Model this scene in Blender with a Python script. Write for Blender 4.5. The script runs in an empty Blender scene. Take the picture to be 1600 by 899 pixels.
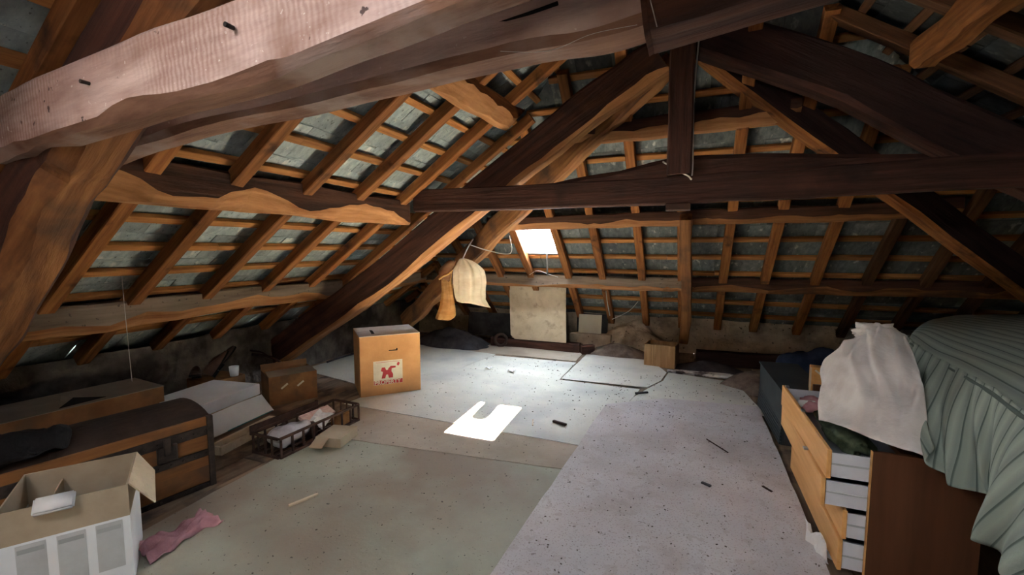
import bpy, bmesh, math, random
from mathutils import Vector, Matrix, noise
random.seed(7)
R = math.radians
SC = bpy.context.scene
COL = SC.collection

# ---------------------------------------------------------------- camera, sky, light
cam_d = bpy.data.cameras.new('camera')
cam_d.lens = 700.0 / 1600.0 * 36.0
cam_d.sensor_width = 36.0
cam_d.clip_start = 0.02
cam = bpy.data.objects.new('camera', cam_d)
cam.location = (0, 0, 1.45)
cam.rotation_euler = (R(90 - 4.93), 0, R(21.8))
COL.objects.link(cam)
SC.camera = cam

world = bpy.data.worlds.new('sky')
SC.world = world
world.use_nodes = True
bg = world.node_tree.nodes['Background']
bg.inputs[0].default_value = (0.80, 0.90, 1.0, 1)
bg.inputs[1].default_value = 16.0

def light(name, kind, loc, energy, color, aim=None, size=None, size_y=None, angle=None):
    d = bpy.data.lights.new(name, kind)
    d.energy = energy
    d.color = color
    if size:
        d.shape = 'RECTANGLE'
        d.size = size
        d.size_y = size_y or size
    if angle:
        d.angle = angle
    o = bpy.data.objects.new(name, d)
    o.location = loc
    if aim is not None:
        o.rotation_euler = Vector(aim).to_track_quat('-Z', 'Y').to_euler()
    COL.objects.link(o)
    return o

SUN_DIR = (0.21, -1.99, -1.50)
light('sun', 'SUN', (-2, 9, 6), 900.0, (1.0, 0.88, 0.72), SUN_DIR, angle=R(0.5))
# daylight by the roof windows: one in view, two unseen behind, supplying fill
light('daylight_far_window', 'AREA', (-1.78, 5.36, 1.62), 55, (0.80, 0.90, 1.0), (0.1, -0.88, -0.75), 0.42, 0.42)
light('rear_window_fill', 'AREA', (-1.36, -0.70, 2.66), 22, (0.90, 0.93, 1.0), (0.50, 0.55, -1.0), 0.6, 0.6)
light('rear_window_fill', 'AREA', (1.15, -0.50, 2.70), 6, (0.90, 0.94, 1.0), (-0.80, 0.60, -1.0), 0.5, 0.5)  # added window light, there to brighten the left side

SC.view_settings.view_transform = 'Standard'
SC.view_settings.look = 'None'
SC.view_settings.gamma = 1.0
SC.view_settings.use_curve_mapping = False
SC.view_settings.exposure = 0.08
try:
    SC.cycles.max_bounces = 10
    SC.cycles.diffuse_bounces = 3
    SC.cycles.transparent_max_bounces = 12
    SC.cycles.sample_clamp_indirect = 200.0
except Exception:
    pass

# ---------------------------------------------------------------- materials
def mat(name, c1, c2=None, rough=0.85, scale=(6, 6, 6), detail=6, lo=0.35, hi=0.65, bump=0.25, bscale=None,
        c3=None, s3=3.0, t3=(0.5, 0.65), spots=None, metal=0.0, rnd=0.0, trans=0.0, coat=0.0, bdist=0.01, saw=None):
    m = bpy.data.materials.new(name)
    m.use_nodes = True
    nt = m.node_tree
    N, L = nt.nodes, nt.links
    b = N['Principled BSDF']
    b.inputs['Roughness'].default_value = rough
    b.inputs['Metallic'].default_value = metal
    b.inputs['Specular IOR Level'].default_value = 0.25
    if c2 is None:
        c2 = tuple(x * 0.8 for x in c1)
    tc = N.new('ShaderNodeTexCoord')
    oi = N.new('ShaderNodeObjectInfo')
    add = N.new('ShaderNodeVectorMath'); add.operation = 'ADD'
    mul = N.new('ShaderNodeVectorMath'); mul.operation = 'SCALE'
    L.new(oi.outputs['Random'], mul.inputs['Scale'])
    mul.inputs[0].default_value = (37, 53, 29)
    L.new(tc.outputs['Object'], add.inputs[0]); L.new(mul.outputs[0], add.inputs[1])
    mp = N.new('ShaderNodeMapping')
    mp.inputs['Scale'].default_value = scale
    L.new(add.outputs[0], mp.inputs[0])
    n = N.new('ShaderNodeTexNoise'); n.inputs['Scale'].default_value = 1.0
    n.inputs['Detail'].default_value = detail; n.inputs['Roughness'].default_value = 0.62
    L.new(mp.outputs[0], n.inputs[0])
    cr = N.new('ShaderNodeValToRGB')
    cr.color_ramp.elements[0].position = lo; cr.color_ramp.elements[0].color = (*c1, 1)
    cr.color_ramp.elements[1].position = hi; cr.color_ramp.elements[1].color = (*c2, 1)
    L.new(n.outputs[0], cr.inputs[0])
    out = cr.outputs[0]
    def mixin(out, fac, col):
        mx = N.new('ShaderNodeMix'); mx.data_type = 'RGBA'
        L.new(fac, mx.inputs[0]); L.new(out, mx.inputs[6])
        mx.inputs[7].default_value = (*col, 1)
        return mx.outputs[2]
    if c3:
        n3 = N.new('ShaderNodeTexNoise'); n3.inputs['Scale'].default_value = s3; n3.inputs['Detail'].default_value = 5
        L.new(add.outputs[0], n3.inputs[0])
        r3 = N.new('ShaderNodeMapRange'); r3.inputs[1].default_value = t3[0]; r3.inputs[2].default_value = t3[1]
        L.new(n3.outputs[0], r3.inputs[0])
        out = mixin(out, r3.outputs[0], c3)
    if spots:
        for (ss, thr, col, amt) in spots:
            n4 = N.new('ShaderNodeTexNoise'); n4.inputs['Scale'].default_value = ss; n4.inputs['Detail'].default_value = 3
            L.new(add.outputs[0], n4.inputs[0])
            r4 = N.new('ShaderNodeMapRange'); r4.inputs[1].default_value = thr; r4.inputs[2].default_value = thr + 0.035
            r4.inputs[4].default_value = amt
            L.new(n4.outputs[0], r4.inputs[0])
            out = mixin(out, r4.outputs[0], col)
    if saw:
        wv = N.new('ShaderNodeTexWave'); wv.inputs['Scale'].default_value = saw[0]; wv.inputs['Distortion'].default_value = 3.5
        wv.inputs['Detail'].default_value = 3; wv.inputs['Detail Scale'].default_value = 2.0
        L.new(add.outputs[0], wv.inputs[0])
        nw = N.new('ShaderNodeTexNoise'); nw.inputs['Scale'].default_value = 2.0; L.new(add.outputs[0], nw.inputs[0])
        rw = N.new('ShaderNodeMapRange'); rw.inputs[1].default_value = 0.42; rw.inputs[2].default_value = 0.62; rw.inputs[4].default_value = saw[2]
        L.new(nw.outputs[0], rw.inputs[0])
        ml = N.new('ShaderNodeMath'); ml.operation = 'MULTIPLY'; L.new(wv.outputs[1], ml.inputs[0]); L.new(rw.outputs[0], ml.inputs[1])
        out = mixin(out, ml.outputs[0], saw[1])
    if rnd:
        hs = N.new('ShaderNodeHueSaturation')
        mr = N.new('ShaderNodeMapRange'); mr.inputs[3].default_value = 1 - rnd; mr.inputs[4].default_value = 1 + rnd
        L.new(oi.outputs['Random'], mr.inputs[0]); L.new(mr.outputs[0], hs.inputs['Value'])
        L.new(out, hs.inputs['Color']); out = hs.outputs[0]
    L.new(out, b.inputs['Base Color'])
    if bump:
        bp = N.new('ShaderNodeBump'); bp.inputs['Strength'].default_value = bump; bp.inputs['Distance'].default_value = bdist
        if bscale:
            nb = N.new('ShaderNodeTexNoise'); nb.inputs['Scale'].default_value = bscale; nb.inputs['Detail'].default_value = 6
            L.new(add.outputs[0], nb.inputs[0]); L.new(nb.outputs[0], bp.inputs['Height'])
        else:
            L.new(n.outputs[0], bp.inputs['Height'])
        L.new(bp.outputs[0], b.inputs['Normal'])
    if trans:
        # thin translucent cloth or paper
        tr = N.new('ShaderNodeBsdfTranslucent')
        L.new(out, tr.inputs[0])
        ms = N.new('ShaderNodeMixShader'); ms.inputs[0].default_value = trans
        L.new(b.outputs[0], ms.inputs[1]); L.new(tr.outputs[0], ms.inputs[2])
        L.new(ms.outputs[0], N['Material Output'].inputs[0])
    return m

M = {}
M['rafter'] = mat('aged_pine', (0.13, 0.043, 0.013), (0.38, 0.155, 0.048), scale=(2, 30, 30), lo=0.3, hi=0.7, bump=0.4,
                  c3=(0.055, 0.025, 0.015), s3=5, t3=(0.58, 0.72), rnd=0.25)
M['batten'] = mat('batten_pine', (0.24, 0.09, 0.027), (0.50, 0.23, 0.075), scale=(3, 40, 40), lo=0.3, hi=0.7, bump=0.3, rnd=0.25)
M['oak'] = mat('dark_oak', (0.030, 0.015, 0.013), (0.115, 0.050, 0.034), scale=(1.5, 22, 22), lo=0.3, hi=0.72, bump=0.7, bdist=0.02,
               c3=(0.035, 0.02, 0.018), s3=3.5, t3=(0.55, 0.72), rnd=0.12)
M['rafter_shaded'] = mat('shaded_pine', (0.05, 0.022, 0.012), (0.15, 0.07, 0.032), scale=(2, 30, 30), lo=0.3, hi=0.7, bump=0.4, rnd=0.35)  # pine copy with the right side's shade painted into its colour
M['darkoak'] = mat('black_oak', (0.022, 0.013, 0.013), (0.06, 0.03, 0.024), scale=(1.5, 22, 22), lo=0.3, hi=0.72, bump=0.7, bdist=0.02)
M['purlin'] = mat('wavy_oak', (0.12, 0.048, 0.02), (0.38, 0.17, 0.065), scale=(1.2, 16, 16), lo=0.3, hi=0.7, bump=0.8, bdist=0.02,
                  c3=(0.085, 0.05, 0.035), s3=3, t3=(0.5, 0.68), rnd=0.15)
M['purlin_side'] = mat('dark_purlin_face', (0.035, 0.018, 0.014), (0.12, 0.055, 0.034), scale=(1.2, 16, 16), lo=0.3, hi=0.7, bump=0.8, bdist=0.02, rnd=0.15)  # dark side face: shade above the lit underside painted in
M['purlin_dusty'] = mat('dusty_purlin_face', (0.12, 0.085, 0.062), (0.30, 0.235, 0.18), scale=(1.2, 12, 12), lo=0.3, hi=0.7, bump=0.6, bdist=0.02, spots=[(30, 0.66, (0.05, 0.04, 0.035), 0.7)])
M['beam_brown'] = mat('brown_beam_edge', (0.13, 0.065, 0.045), (0.34, 0.19, 0.13), scale=(2, 14, 14), lo=0.3, hi=0.7, bump=0.6, bdist=0.02, c3=(0.34, 0.25, 0.22), s3=3)
M['sapwood_lit'] = mat('lit_sapwood', (0.26, 0.105, 0.04), (0.52, 0.26, 0.11), scale=(1.2, 16, 16), lo=0.3, hi=0.7, bump=0.8, bdist=0.02, rnd=0.1)  # bare edge wood, brightened to paint in bounced light
M['dusty'] = mat('dusty_sawn_oak', (0.30, 0.19, 0.165), (0.62, 0.49, 0.46), scale=(2.2, 14, 14), lo=0.28, hi=0.68, bump=0.6, bdist=0.02,
                 c3=(0.20, 0.10, 0.065), s3=2.2, t3=(0.5, 0.68), spots=[(26, 0.68, (0.05, 0.035, 0.035), 0.9), (60, 0.70, (0.8, 0.78, 0.75), 0.6)], saw=(16, (0.24, 0.115, 0.09), 0.5))
M['dusty_pale'] = mat('pale_dusty_oak', (0.42, 0.30, 0.27), (0.74, 0.61, 0.58), scale=(2.2, 14, 14), lo=0.28, hi=0.68, bump=0.6, bdist=0.02,
                      c3=(0.36, 0.23, 0.20), s3=2.2, t3=(0.52, 0.7), spots=[(60, 0.70, (0.85, 0.82, 0.8), 0.6)])  # lighter copy for the second beam: blocked light made up in its colour
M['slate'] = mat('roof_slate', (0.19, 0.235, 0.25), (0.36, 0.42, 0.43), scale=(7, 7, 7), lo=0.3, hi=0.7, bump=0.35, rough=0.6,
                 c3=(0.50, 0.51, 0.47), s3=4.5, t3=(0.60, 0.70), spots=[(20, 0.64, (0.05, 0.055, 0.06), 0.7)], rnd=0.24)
M['slate_shaded'] = mat('shaded_slate', (0.08, 0.098, 0.105), (0.19, 0.215, 0.215), scale=(7, 7, 7), lo=0.3, hi=0.7, bump=0.35, rough=0.6,
                 c3=(0.42, 0.43, 0.40), s3=5.5, t3=(0.62, 0.72), rnd=0.4)  # slate copy with the far slope's light falloff painted in
M['slate_deep_shade'] = mat('deep_shade_slate', (0.018, 0.022, 0.026), (0.05, 0.058, 0.062), scale=(7, 7, 7), lo=0.3, hi=0.7, bump=0.35, rough=0.6,
                 c3=(0.14, 0.15, 0.14), s3=4.5, t3=(0.62, 0.72), rnd=0.4)  # darkest slate copy: the right slope's shade is in its colour
M['plaster'] = mat('old_plaster', (0.40, 0.32, 0.245), (0.66, 0.55, 0.43), scale=(5, 5, 5), lo=0.3, hi=0.7, bump=1.0, bdist=0.03, bscale=14,
                   c3=(0.24, 0.185, 0.145), s3=2.0, t3=(0.54, 0.70), spots=[(25, 0.66, (0.06, 0.05, 0.045), 0.8)])
M['plaster_dark'] = mat('dark_plaster', (0.09, 0.075, 0.065), (0.22, 0.19, 0.16), scale=(5, 5, 5), lo=0.3, hi=0.7, bump=1.0, bdist=0.03, bscale=14,
                        c3=(0.05, 0.04, 0.036), s3=2.0, t3=(0.48, 0.62))  # darker plaster, used on the side and rear walls
M['plank'] = mat('floor_plank', (0.15, 0.10, 0.065), (0.33, 0.24, 0.17), scale=(20, 1.2, 20), lo=0.3, hi=0.7, bump=0.4, rnd=0.25,
                 c3=(0.09, 0.07, 0.055), s3=4, t3=(0.5, 0.65))
DSP = [(46, 0.70, (0.05, 0.045, 0.04), 0.85), (95, 0.70, (0.10, 0.09, 0.08), 0.7)]
M['sheet_green'] = mat('hardboard_olive', (0.30, 0.31, 0.25), (0.45, 0.455, 0.37), scale=(1.3, 1.3, 1.3), lo=0.3, hi=0.7, bump=0.15, rough=0.7,
                       c3=(0.29, 0.24, 0.19), s3=1.1, t3=(0.45, 0.65), spots=DSP, bscale=60)
M['sheet_mauve'] = mat('hardboard_mauve', (0.46, 0.445, 0.465), (0.62, 0.60, 0.62), scale=(1.6, 1.6, 1.6), lo=0.3, hi=0.7, bump=0.2, rough=0.75,
                       c3=(0.42, 0.38, 0.37), s3=2.3, t3=(0.50, 0.75), spots=[(30, 0.67, (0.16, 0.13, 0.12), 0.7), (110, 0.60, (0.30, 0.26, 0.25), 0.7), (14, 0.60, (0.42, 0.38, 0.38), 0.5)], bscale=60)
M['sheet_pale'] = mat('hardboard_pale', (0.50, 0.51, 0.47), (0.64, 0.64, 0.58), scale=(1.5, 1.5, 1.5), lo=0.3, hi=0.7, bump=0.15, rough=0.65,
                      c3=(0.42, 0.44, 0.43), s3=1.7, t3=(0.5, 0.7), spots=DSP, bscale=60)
M['sheet_brown'] = mat('hardboard_brown', (0.34, 0.29, 0.23), (0.46, 0.40, 0.33), scale=(2, 2, 2), bump=0.15, spots=DSP, bscale=60)
M['card'] = mat('cardboard', (0.48, 0.245, 0.10), (0.62, 0.34, 0.15), scale=(3, 3, 3), bump=0.1, bscale=40)
M['card_dark'] = mat('old_cardboard', (0.19, 0.092, 0.036), (0.30, 0.155, 0.065), scale=(4, 4, 4), bump=0.15, bscale=40, c3=(0.15, 0.09, 0.05), s3=5)
M['card_dusty'] = mat('dusty_cardboard', (0.26, 0.21, 0.17), (0.37, 0.30, 0.24), scale=(3, 3, 3), bump=0.15, bscale=40)
M['card_grey'] = mat('pale_cardboard', (0.34, 0.27, 0.19), (0.46, 0.38, 0.28), scale=(3, 3, 3), bump=0.1, bscale=40)
M['card_lid'] = mat('dusty_lid', (0.46, 0.42, 0.39), (0.58, 0.54, 0.50), scale=(3, 3, 3), bump=0.1, bscale=40)
M['boxwood'] = mat('pale_box_pine', (0.36, 0.21, 0.10), (0.58, 0.38, 0.20), scale=(20, 20, 3), lo=0.3, hi=0.7, bump=0.3)
M['white_card'] = mat('white_carton', (0.72, 0.76, 0.81), (0.82, 0.86, 0.90), scale=(3, 3, 3), bump=0.05, rough=0.55)
M['print_grey'] = mat('grey_print', (0.42, 0.45, 0.47), rough=0.6, bump=0)
M['print_pale'] = mat('pale_print', (0.55, 0.58, 0.60), rough=0.6, bump=0)
M['trunk'] = mat('trunk_board', (0.17, 0.072, 0.026), (0.33, 0.15, 0.055), scale=(2, 3, 16), lo=0.3, hi=0.7, bump=0.3, c3=(0.13, 0.07, 0.04), s3=4, t3=(0.52, 0.68))
M['hide'] = mat('worn_hide', (0.022, 0.015, 0.012), (0.06, 0.038, 0.028), scale=(4, 4, 4), bump=0.5, bscale=30)
M['iron'] = mat('rusty_iron', (0.03, 0.026, 0.024), (0.07, 0.052, 0.045), scale=(20, 20, 20), rough=0.6, metal=0.4, bump=0.4)
M['steel'] = mat('dull_metal', (0.45, 0.46, 0.48), rough=0.35, metal=0.9, bump=0)
M['crate'] = mat('crate_wood', (0.035, 0.02, 0.016), (0.09, 0.048, 0.034), scale=(6, 6, 6), bump=0.4)
M['plastic'] = mat('cloudy_plastic', (0.42, 0.40, 0.44), (0.60, 0.58, 0.62), scale=(9, 9, 9), rough=0.25, bump=0.6, bscale=25)
M['white'] = mat('white_paper', (0.70, 0.71, 0.73), (0.80, 0.80, 0.80), bump=0.1)
M['pink_print'] = mat('pink_packet', (0.62, 0.40, 0.38), (0.75, 0.62, 0.56), scale=(30, 30, 30), bump=0)
M['pink'] = mat('pink_cloth', (0.42, 0.20, 0.24), (0.56, 0.30, 0.34), scale=(8, 8, 8), bump=0.3, bscale=60)
M['sack_tan'] = mat('tan_sackcloth', (0.62, 0.34, 0.13), (0.78, 0.50, 0.22), scale=(6, 6, 20), bump=0.4, bscale=90, trans=0.6)
M['sack_brown'] = mat('brown_sackcloth', (0.20, 0.09, 0.045), (0.30, 0.15, 0.08), scale=(6, 6, 20), bump=0.4, bscale=90)
M['sack_cream'] = mat('cream_sackcloth', (0.74, 0.61, 0.45), (0.88, 0.78, 0.62), scale=(6, 6, 12), bump=0.4, bscale=90, trans=0.6)
M['board'] = mat('chipboard_beige', (0.56, 0.46, 0.32), (0.70, 0.60, 0.44), scale=(5, 5, 5), bump=0.2, bscale=30,
                 c3=(0.46, 0.36, 0.25), s3=9, t3=(0.56, 0.70), spots=[(40, 0.68, (0.2, 0.15, 0.11), 0.6)])
M['board2'] = mat('cream_board', (0.68, 0.64, 0.52), (0.76, 0.72, 0.60), scale=(5, 5, 5), bump=0.1)
M['crumb'] = mat('dirt_crumb', (0.05, 0.042, 0.036), (0.16, 0.13, 0.11), scale=(30, 30, 30), bump=0)
M['soot'] = mat('sooty_black', (0.028, 0.027, 0.032), (0.07, 0.065, 0.072), scale=(6, 6, 6), bump=0.6, bscale=12)
M['rubble'] = mat('rubble', (0.10, 0.075, 0.06), (0.22, 0.17, 0.14), scale=(9, 9, 9), bump=0.8, bscale=20)
M['greycase'] = mat('ribbed_grey_case', (0.025, 0.033, 0.037), (0.042, 0.052, 0.058), scale=(5, 5, 5), rough=0.6, bump=0.2)
M['fur'] = mat('black_fur', (0.003, 0.003, 0.004), (0.010, 0.009, 0.010), bump=1.0, bscale=40)
M['bluecloth'] = mat('navy_cloth', (0.012, 0.02, 0.05), (0.03, 0.045, 0.09), bump=0.4, bscale=20)
M['veneer'] = mat('brown_veneer', (0.070, 0.028, 0.012), (0.11, 0.043, 0.019), scale=(14, 14, 1.2), lo=0.3, hi=0.7, rough=0.6, bump=0.05)
M['front'] = mat('honey_veneer', (0.60, 0.30, 0.10), (0.74, 0.41, 0.16), scale=(20, 2, 20), rough=0.5, bump=0.05)
M['drawer_white'] = mat('drawer_side', (0.52, 0.54, 0.60), (0.60, 0.62, 0.67), rough=0.5, bump=0)
M['linen'] = mat('white_linen', (0.52, 0.48, 0.46), (0.66, 0.63, 0.62), scale=(4, 4, 4), bump=0.3, bscale=50,
                 c3=(0.42, 0.35, 0.31), s3=3.5, t3=(0.60, 0.75))
M['mattress'] = mat('dark_mattress', (0.06, 0.065, 0.065), (0.1, 0.1, 0.1), bump=0.2)
M['olive'] = mat('olive_cloth', (0.05, 0.07, 0.04), (0.12, 0.15, 0.09), scale=(20, 20, 20), bump=0.4)
M['leather'] = mat('old_leather', (0.035, 0.022, 0.018), (0.09, 0.05, 0.035), rough=0.5, bump=0.3)
M['web'] = mat('cobweb_grey', (0.75, 0.75, 0.75), rough=0.8, bump=0, trans=0.4)
M['cable'] = mat('white_cable', (0.62, 0.60, 0.56), rough=0.5, bump=0)
M['red'] = mat('red_print', (0.50, 0.05, 0.06), rough=0.6, bump=0)
M['sticker'] = mat('cream_sticker', (0.66, 0.62, 0.50), rough=0.5, bump=0)
M['black'] = mat('black_hole', (0.01, 0.01, 0.01), rough=1, bump=0)
M['teal'] = mat('teal_edge', (0.04, 0.22, 0.25), rough=0.6, bump=0)
M['frame'] = mat('zinc_frame', (0.30, 0.32, 0.33), rough=0.5, metal=0.3, bump=0.1)
M['stone'] = mat('granite_ledge', (0.40, 0.40, 0.40), (0.55, 0.55, 0.54), scale=(9, 9, 9), bump=0.6, bscale=25, c3=(0.08, 0.07, 0.07), s3=8, t3=(0.5, 0.58))

# striped bedspread: pale green with thin dark lines along the UV's v direction
def stripe_mat(name, freq):
    m = bpy.data.materials.new(name); m.use_nodes = True
    N, L = m.node_tree.nodes, m.node_tree.links
    b = N['Principled BSDF']; b.inputs['Roughness'].default_value = 0.9
    uv = N.new('ShaderNodeUVMap')
    sx = N.new('ShaderNodeSeparateXYZ'); L.new(uv.outputs[0], sx.inputs[0])
    mu = N.new('ShaderNodeMath'); mu.operation = 'MULTIPLY'; mu.inputs[1].default_value = freq; L.new(sx.outputs[0], mu.inputs[0])
    fr = N.new('ShaderNodeMath'); fr.operation = 'FRACT'; L.new(mu.outputs[0], fr.inputs[0])
    cr = N.new('ShaderNodeValToRGB'); e = cr.color_ramp.elements
    e[0].position = 0.0; e[0].color = (0.07, 0.10, 0.09, 1)
    e[1].position = 0.07; e[1].color = (0.08, 0.11, 0.10, 1)
    for p, c in ((0.14, (0.235, 0.29, 0.255, 1)), (0.5, (0.30, 0.355, 0.31, 1)), (0.83, (0.21, 0.255, 0.23, 1)), (0.95, (0.22, 0.265, 0.24, 1))):
        x = e.new(p); x.color = c
    L.new(fr.outputs[0], cr.inputs[0]); L.new(cr.outputs[0], b.inputs['Base Color'])
    tc = N.new('ShaderNodeTexCoord')
    n = N.new('ShaderNodeTexNoise'); n.inputs['Scale'].default_value = 90; L.new(tc.outputs['Object'], n.inputs[0])
    bp = N.new('ShaderNodeBump'); bp.inputs['Strength'].default_value = 0.4; bp.inputs['Distance'].default_value = 0.004
    L.new(n.outputs[0], bp.inputs['Height']); L.new(bp.outputs[0], b.inputs['Normal'])
    return m
M['stripe'] = stripe_mat('striped_cotton', 1.0)

g = bpy.data.materials.new('window_glass'); g.use_nodes = True
_N, _L = g.node_tree.nodes, g.node_tree.links
_t = _N.new('ShaderNodeBsdfTransparent'); _t.inputs[0].default_value = (0.93, 0.95, 0.95, 1)
_g = _N.new('ShaderNodeBsdfGlossy'); _g.inputs['Roughness'].default_value = 0.05
_m = _N.new('ShaderNodeMixShader'); _m.inputs[0].default_value = 0.06
_L.new(_t.outputs[0], _m.inputs[1]); _L.new(_g.outputs[0], _m.inputs[2]); _L.new(_m.outputs[0], _N['Material Output'].inputs[0])
M['glass'] = g

# ---------------------------------------------------------------- helpers
def mesh_obj(name, bm, m, parent=None, smooth=False, loc=None, rotz=None):
    me = bpy.data.meshes.new(name)
    bmesh.ops.recalc_face_normals(bm, faces=bm.faces[:])
    if smooth:
        for f in bm.faces: f.smooth = True
    bm.to_mesh(me); bm.free()
    ms = m if isinstance(m, (list, tuple)) else [m]
    for x in ms: me.materials.append(M[x])
    o = bpy.data.objects.new(name, me)
    COL.objects.link(o)
    if parent: o.parent = parent
    if loc is not None: o.location = loc
    if rotz is not None: o.rotation_euler = (0, 0, rotz)
    return o

def thing(name, label, cat, loc=(0, 0, 0), rotz=0, group=None):
    o = bpy.data.objects.new(name, None)
    o.empty_display_size = 0.1
    COL.objects.link(o)
    o.location = loc; o.rotation_euler = (0, 0, rotz)
    o['label'] = label; o['category'] = cat
    if group: o['group'] = group
    return o

def tag(o, label=None, cat=None, group=None, kind=None):
    if label: o['label'] = label
    if cat: o['category'] = cat
    if group: o['group'] = group
    if kind: o['kind'] = kind
    return o

def bx(bm, x0, x1, y0, y1, z0, z1, mi=0, mtx=None):
    vs = []
    for z in (z0, z1):
        for (x, y) in ((x0, y0), (x1, y0), (x1, y1), (x0, y1)):
            v = Vector((x, y, z))
            vs.append(bm.verts.new(mtx @ v if mtx else v))
    for q in ((3, 2, 1, 0), (4, 5, 6, 7), (0, 1, 5, 4), (1, 2, 6, 5), (2, 3, 7, 6), (3, 0, 4, 7)):
        f = bm.faces.new([vs[i] for i in q]); f.material_index = mi
    return vs

def box(name, x0, x1, y0, y1, z0, z1, m, parent=None, bev=0.0):
    bm = bmesh.new(); bx(bm, x0, x1, y0, y1, z0, z1)
    if bev:
        bmesh.ops.bevel(bm, geom=bm.edges[:], offset=bev, segments=1, affect='EDGES')
    return mesh_obj(name, bm, m, parent)

def prism(bm, poly, z0, z1, mi=0):
    a = [bm.verts.new((p[0], p[1], z0)) for p in poly]
    b = [bm.verts.new((p[0], p[1], z1)) for p in poly]
    n = len(poly)
    for f in ([*reversed(a)], b): bm.faces.new(f).material_index = mi
    for i in range(n):
        bm.faces.new((a[i], a[(i + 1) % n], b[(i + 1) % n], b[i])).material_index = mi

def grid(bm, rows, uvf=None, mi=0, close=False):
    vs = [[bm.verts.new(p) for p in r] for r in rows]
    lay = bm.loops.layers.uv.verify() if uvf else None
    for i in range(len(vs) - 1):
        n = len(vs[i])
        for j in range(n if close else n - 1):
            k = (j + 1) % n
            f = bm.faces.new((vs[i][j], vs[i][k], vs[i + 1][k], vs[i + 1][j])); f.material_index = mi
            if uvf:
                for lp, (a, b) in zip(f.loops, ((i, j), (i, j + 1), (i + 1, j + 1), (i + 1, j))):
                    lp[lay].uv = uvf(a, b)
    return vs

def spline(P, t):
    """Catmull-Rom through points P, t in 0..1"""
    n = len(P) - 1
    x = min(max(t, 0), 1) * n
    i = min(int(x), n - 1); f = x - i
    p = [Vector(P[max(0, min(n, k))]) for k in (i - 1, i, i + 1, i + 2)]
    return 0.5 * ((2 * p[1]) + (p[2] - p[0]) * f + (2 * p[0] - 5 * p[1] + 4 * p[2] - p[3]) * f * f + (3 * p[1] - p[0] - 3 * p[2] + p[3]) * f ** 3)

def tube(name, pts, r, m, parent=None, seg=6, n=24, smooth=True):
    bm = bmesh.new(); rows = []
    up = Vector((0.13, 0.21, 0.97)).normalized()
    for i in range(n + 1):
        t = i / n; c = spline(pts, t)
        d = (spline(pts, min(1, t + 0.01)) - spline(pts, max(0, t - 0.01))).normalized()
        s = d.cross(up).normalized(); u = s.cross(d)
        rr = r(t) if callable(r) else r
        rows.append([c + (s * math.cos(a) + u * math.sin(a)) * rr for a in [2 * math.pi * k / seg for k in range(seg)]])
    vs = grid(bm, rows, close=True)
    bm.faces.new(vs[0]); bm.faces.new(list(reversed(vs[-1])))
    return mesh_obj(name, bm, m, parent, smooth)

def timber(name, pts, w, h, m, parent=None, wob=0.01, seg=10, ch=0.015, inner=None, taper=1.0, up=(0, 0, 1), wave=0.0, seed=None, m2=None):
    """A beam whose bottom centre line runs through pts; local X runs along it.
    inner = (side, chamfer): a large wane on one lower edge, wavy like the edge of the log."""
    p0 = Vector(pts[0]); p1 = Vector(pts[-1])
    X = (p1 - p0).normalized(); U = Vector(up)
    Y = U.cross(X).normalized(); Z = X.cross(Y)
    B = Matrix((X, Y, Z)).transposed()
    Bi = B.inverted()
    sd = seed if seed is not None else random.random() * 50
    bm = bmesh.new(); rows = []
    Lr = (p1 - p0).length
    for i in range(seg + 1):
        t = i / seg
        c = Bi @ (spline(pts, t) - p0) if len(pts) > 2 else Vector((Lr * t, 0, 0))
        k = 1 + (taper - 1) * t
        W, Hh = w * k / 2, h * k
        dx = noise.noise(Vector((sd, t * Lr * 2.2, 0))) * wob
        dz = noise.noise(Vector((sd, t * Lr * 2.2, 9))) * wob
        cs = [ch] * 4
        if inner:
            a = inner[1] * (1 + wave * (noise.noise(Vector((sd, t * Lr * 3.0, 3))) * 1.6 + 0.5 * noise.noise(Vector((sd, t * Lr * 9.0, 5)))))
            cs[0 if inner[0] < 0 else 1] = max(0.02, a)
        a, b, c2, d2 = cs
        sec = [(-W + a, 0), (W - b, 0), (W, b), (W, Hh - c2), (W - c2, Hh), (-W + d2, Hh), (-W, Hh - d2), (-W, a)]
        rows.append([Vector((c.x, c.y + y + dx + noise.noise(Vector((sd + q, t * Lr * 4, 1))) * wob * 0.4,
                             c.z + z + dz + noise.noise(Vector((sd + q, t * Lr * 4, 7))) * wob * 0.4)) for q, (y, z) in enumerate(sec)])
    vs = grid(bm, rows, close=True)
    if m2:      # sapwood tone with floor bounce painted in, on the wane and the underside
        pick = {vs[i][j] for i in range(len(vs)) for j in ((0, 7) if inner and inner[0] < 0 else (1, 2))}
        low = {vs[i][j] for i in range(len(vs)) for j in (0, 1)}
        for f in bm.faces:
            if all(v in pick for v in f.verts) or all(v in low for v in f.verts): f.material_index = 1
    bm.faces.new(vs[0]); bm.faces.new(list(reversed(vs[-1])))
    o = mesh_obj(name, bm, [m, m2] if m2 else m, parent)
    o.matrix_local = Matrix.Translation(p0) @ B.to_4x4()
    return o

def bump_pt(p, amp, s, sd=0):
    v = Vector(p) * s + Vector((sd, sd * 1.7, 0))
    return Vector(p) + noise.noise_vector(v) * amp

# ---------------------------------------------------------------- roof planes (slate underside)
RX = -0.08                                     # ridge
def zl(x): return 3.75 + 0.70 * x              # slope over the negative x side
def zr(x): return 3.62 - 0.65 * x              # slope over the positive x side
def zf(y): return 6.304 - 0.88 * y             # hipped end
def hip_l(y): return RX if y < 2.97 else 3.649 - 1.257 * y
def hip_r(y): return RX if y < 2.97 else -4.13 + 1.354 * y

WL, WR, YF, YB = -4.40, 4.30, 6.65, -2.60

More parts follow.
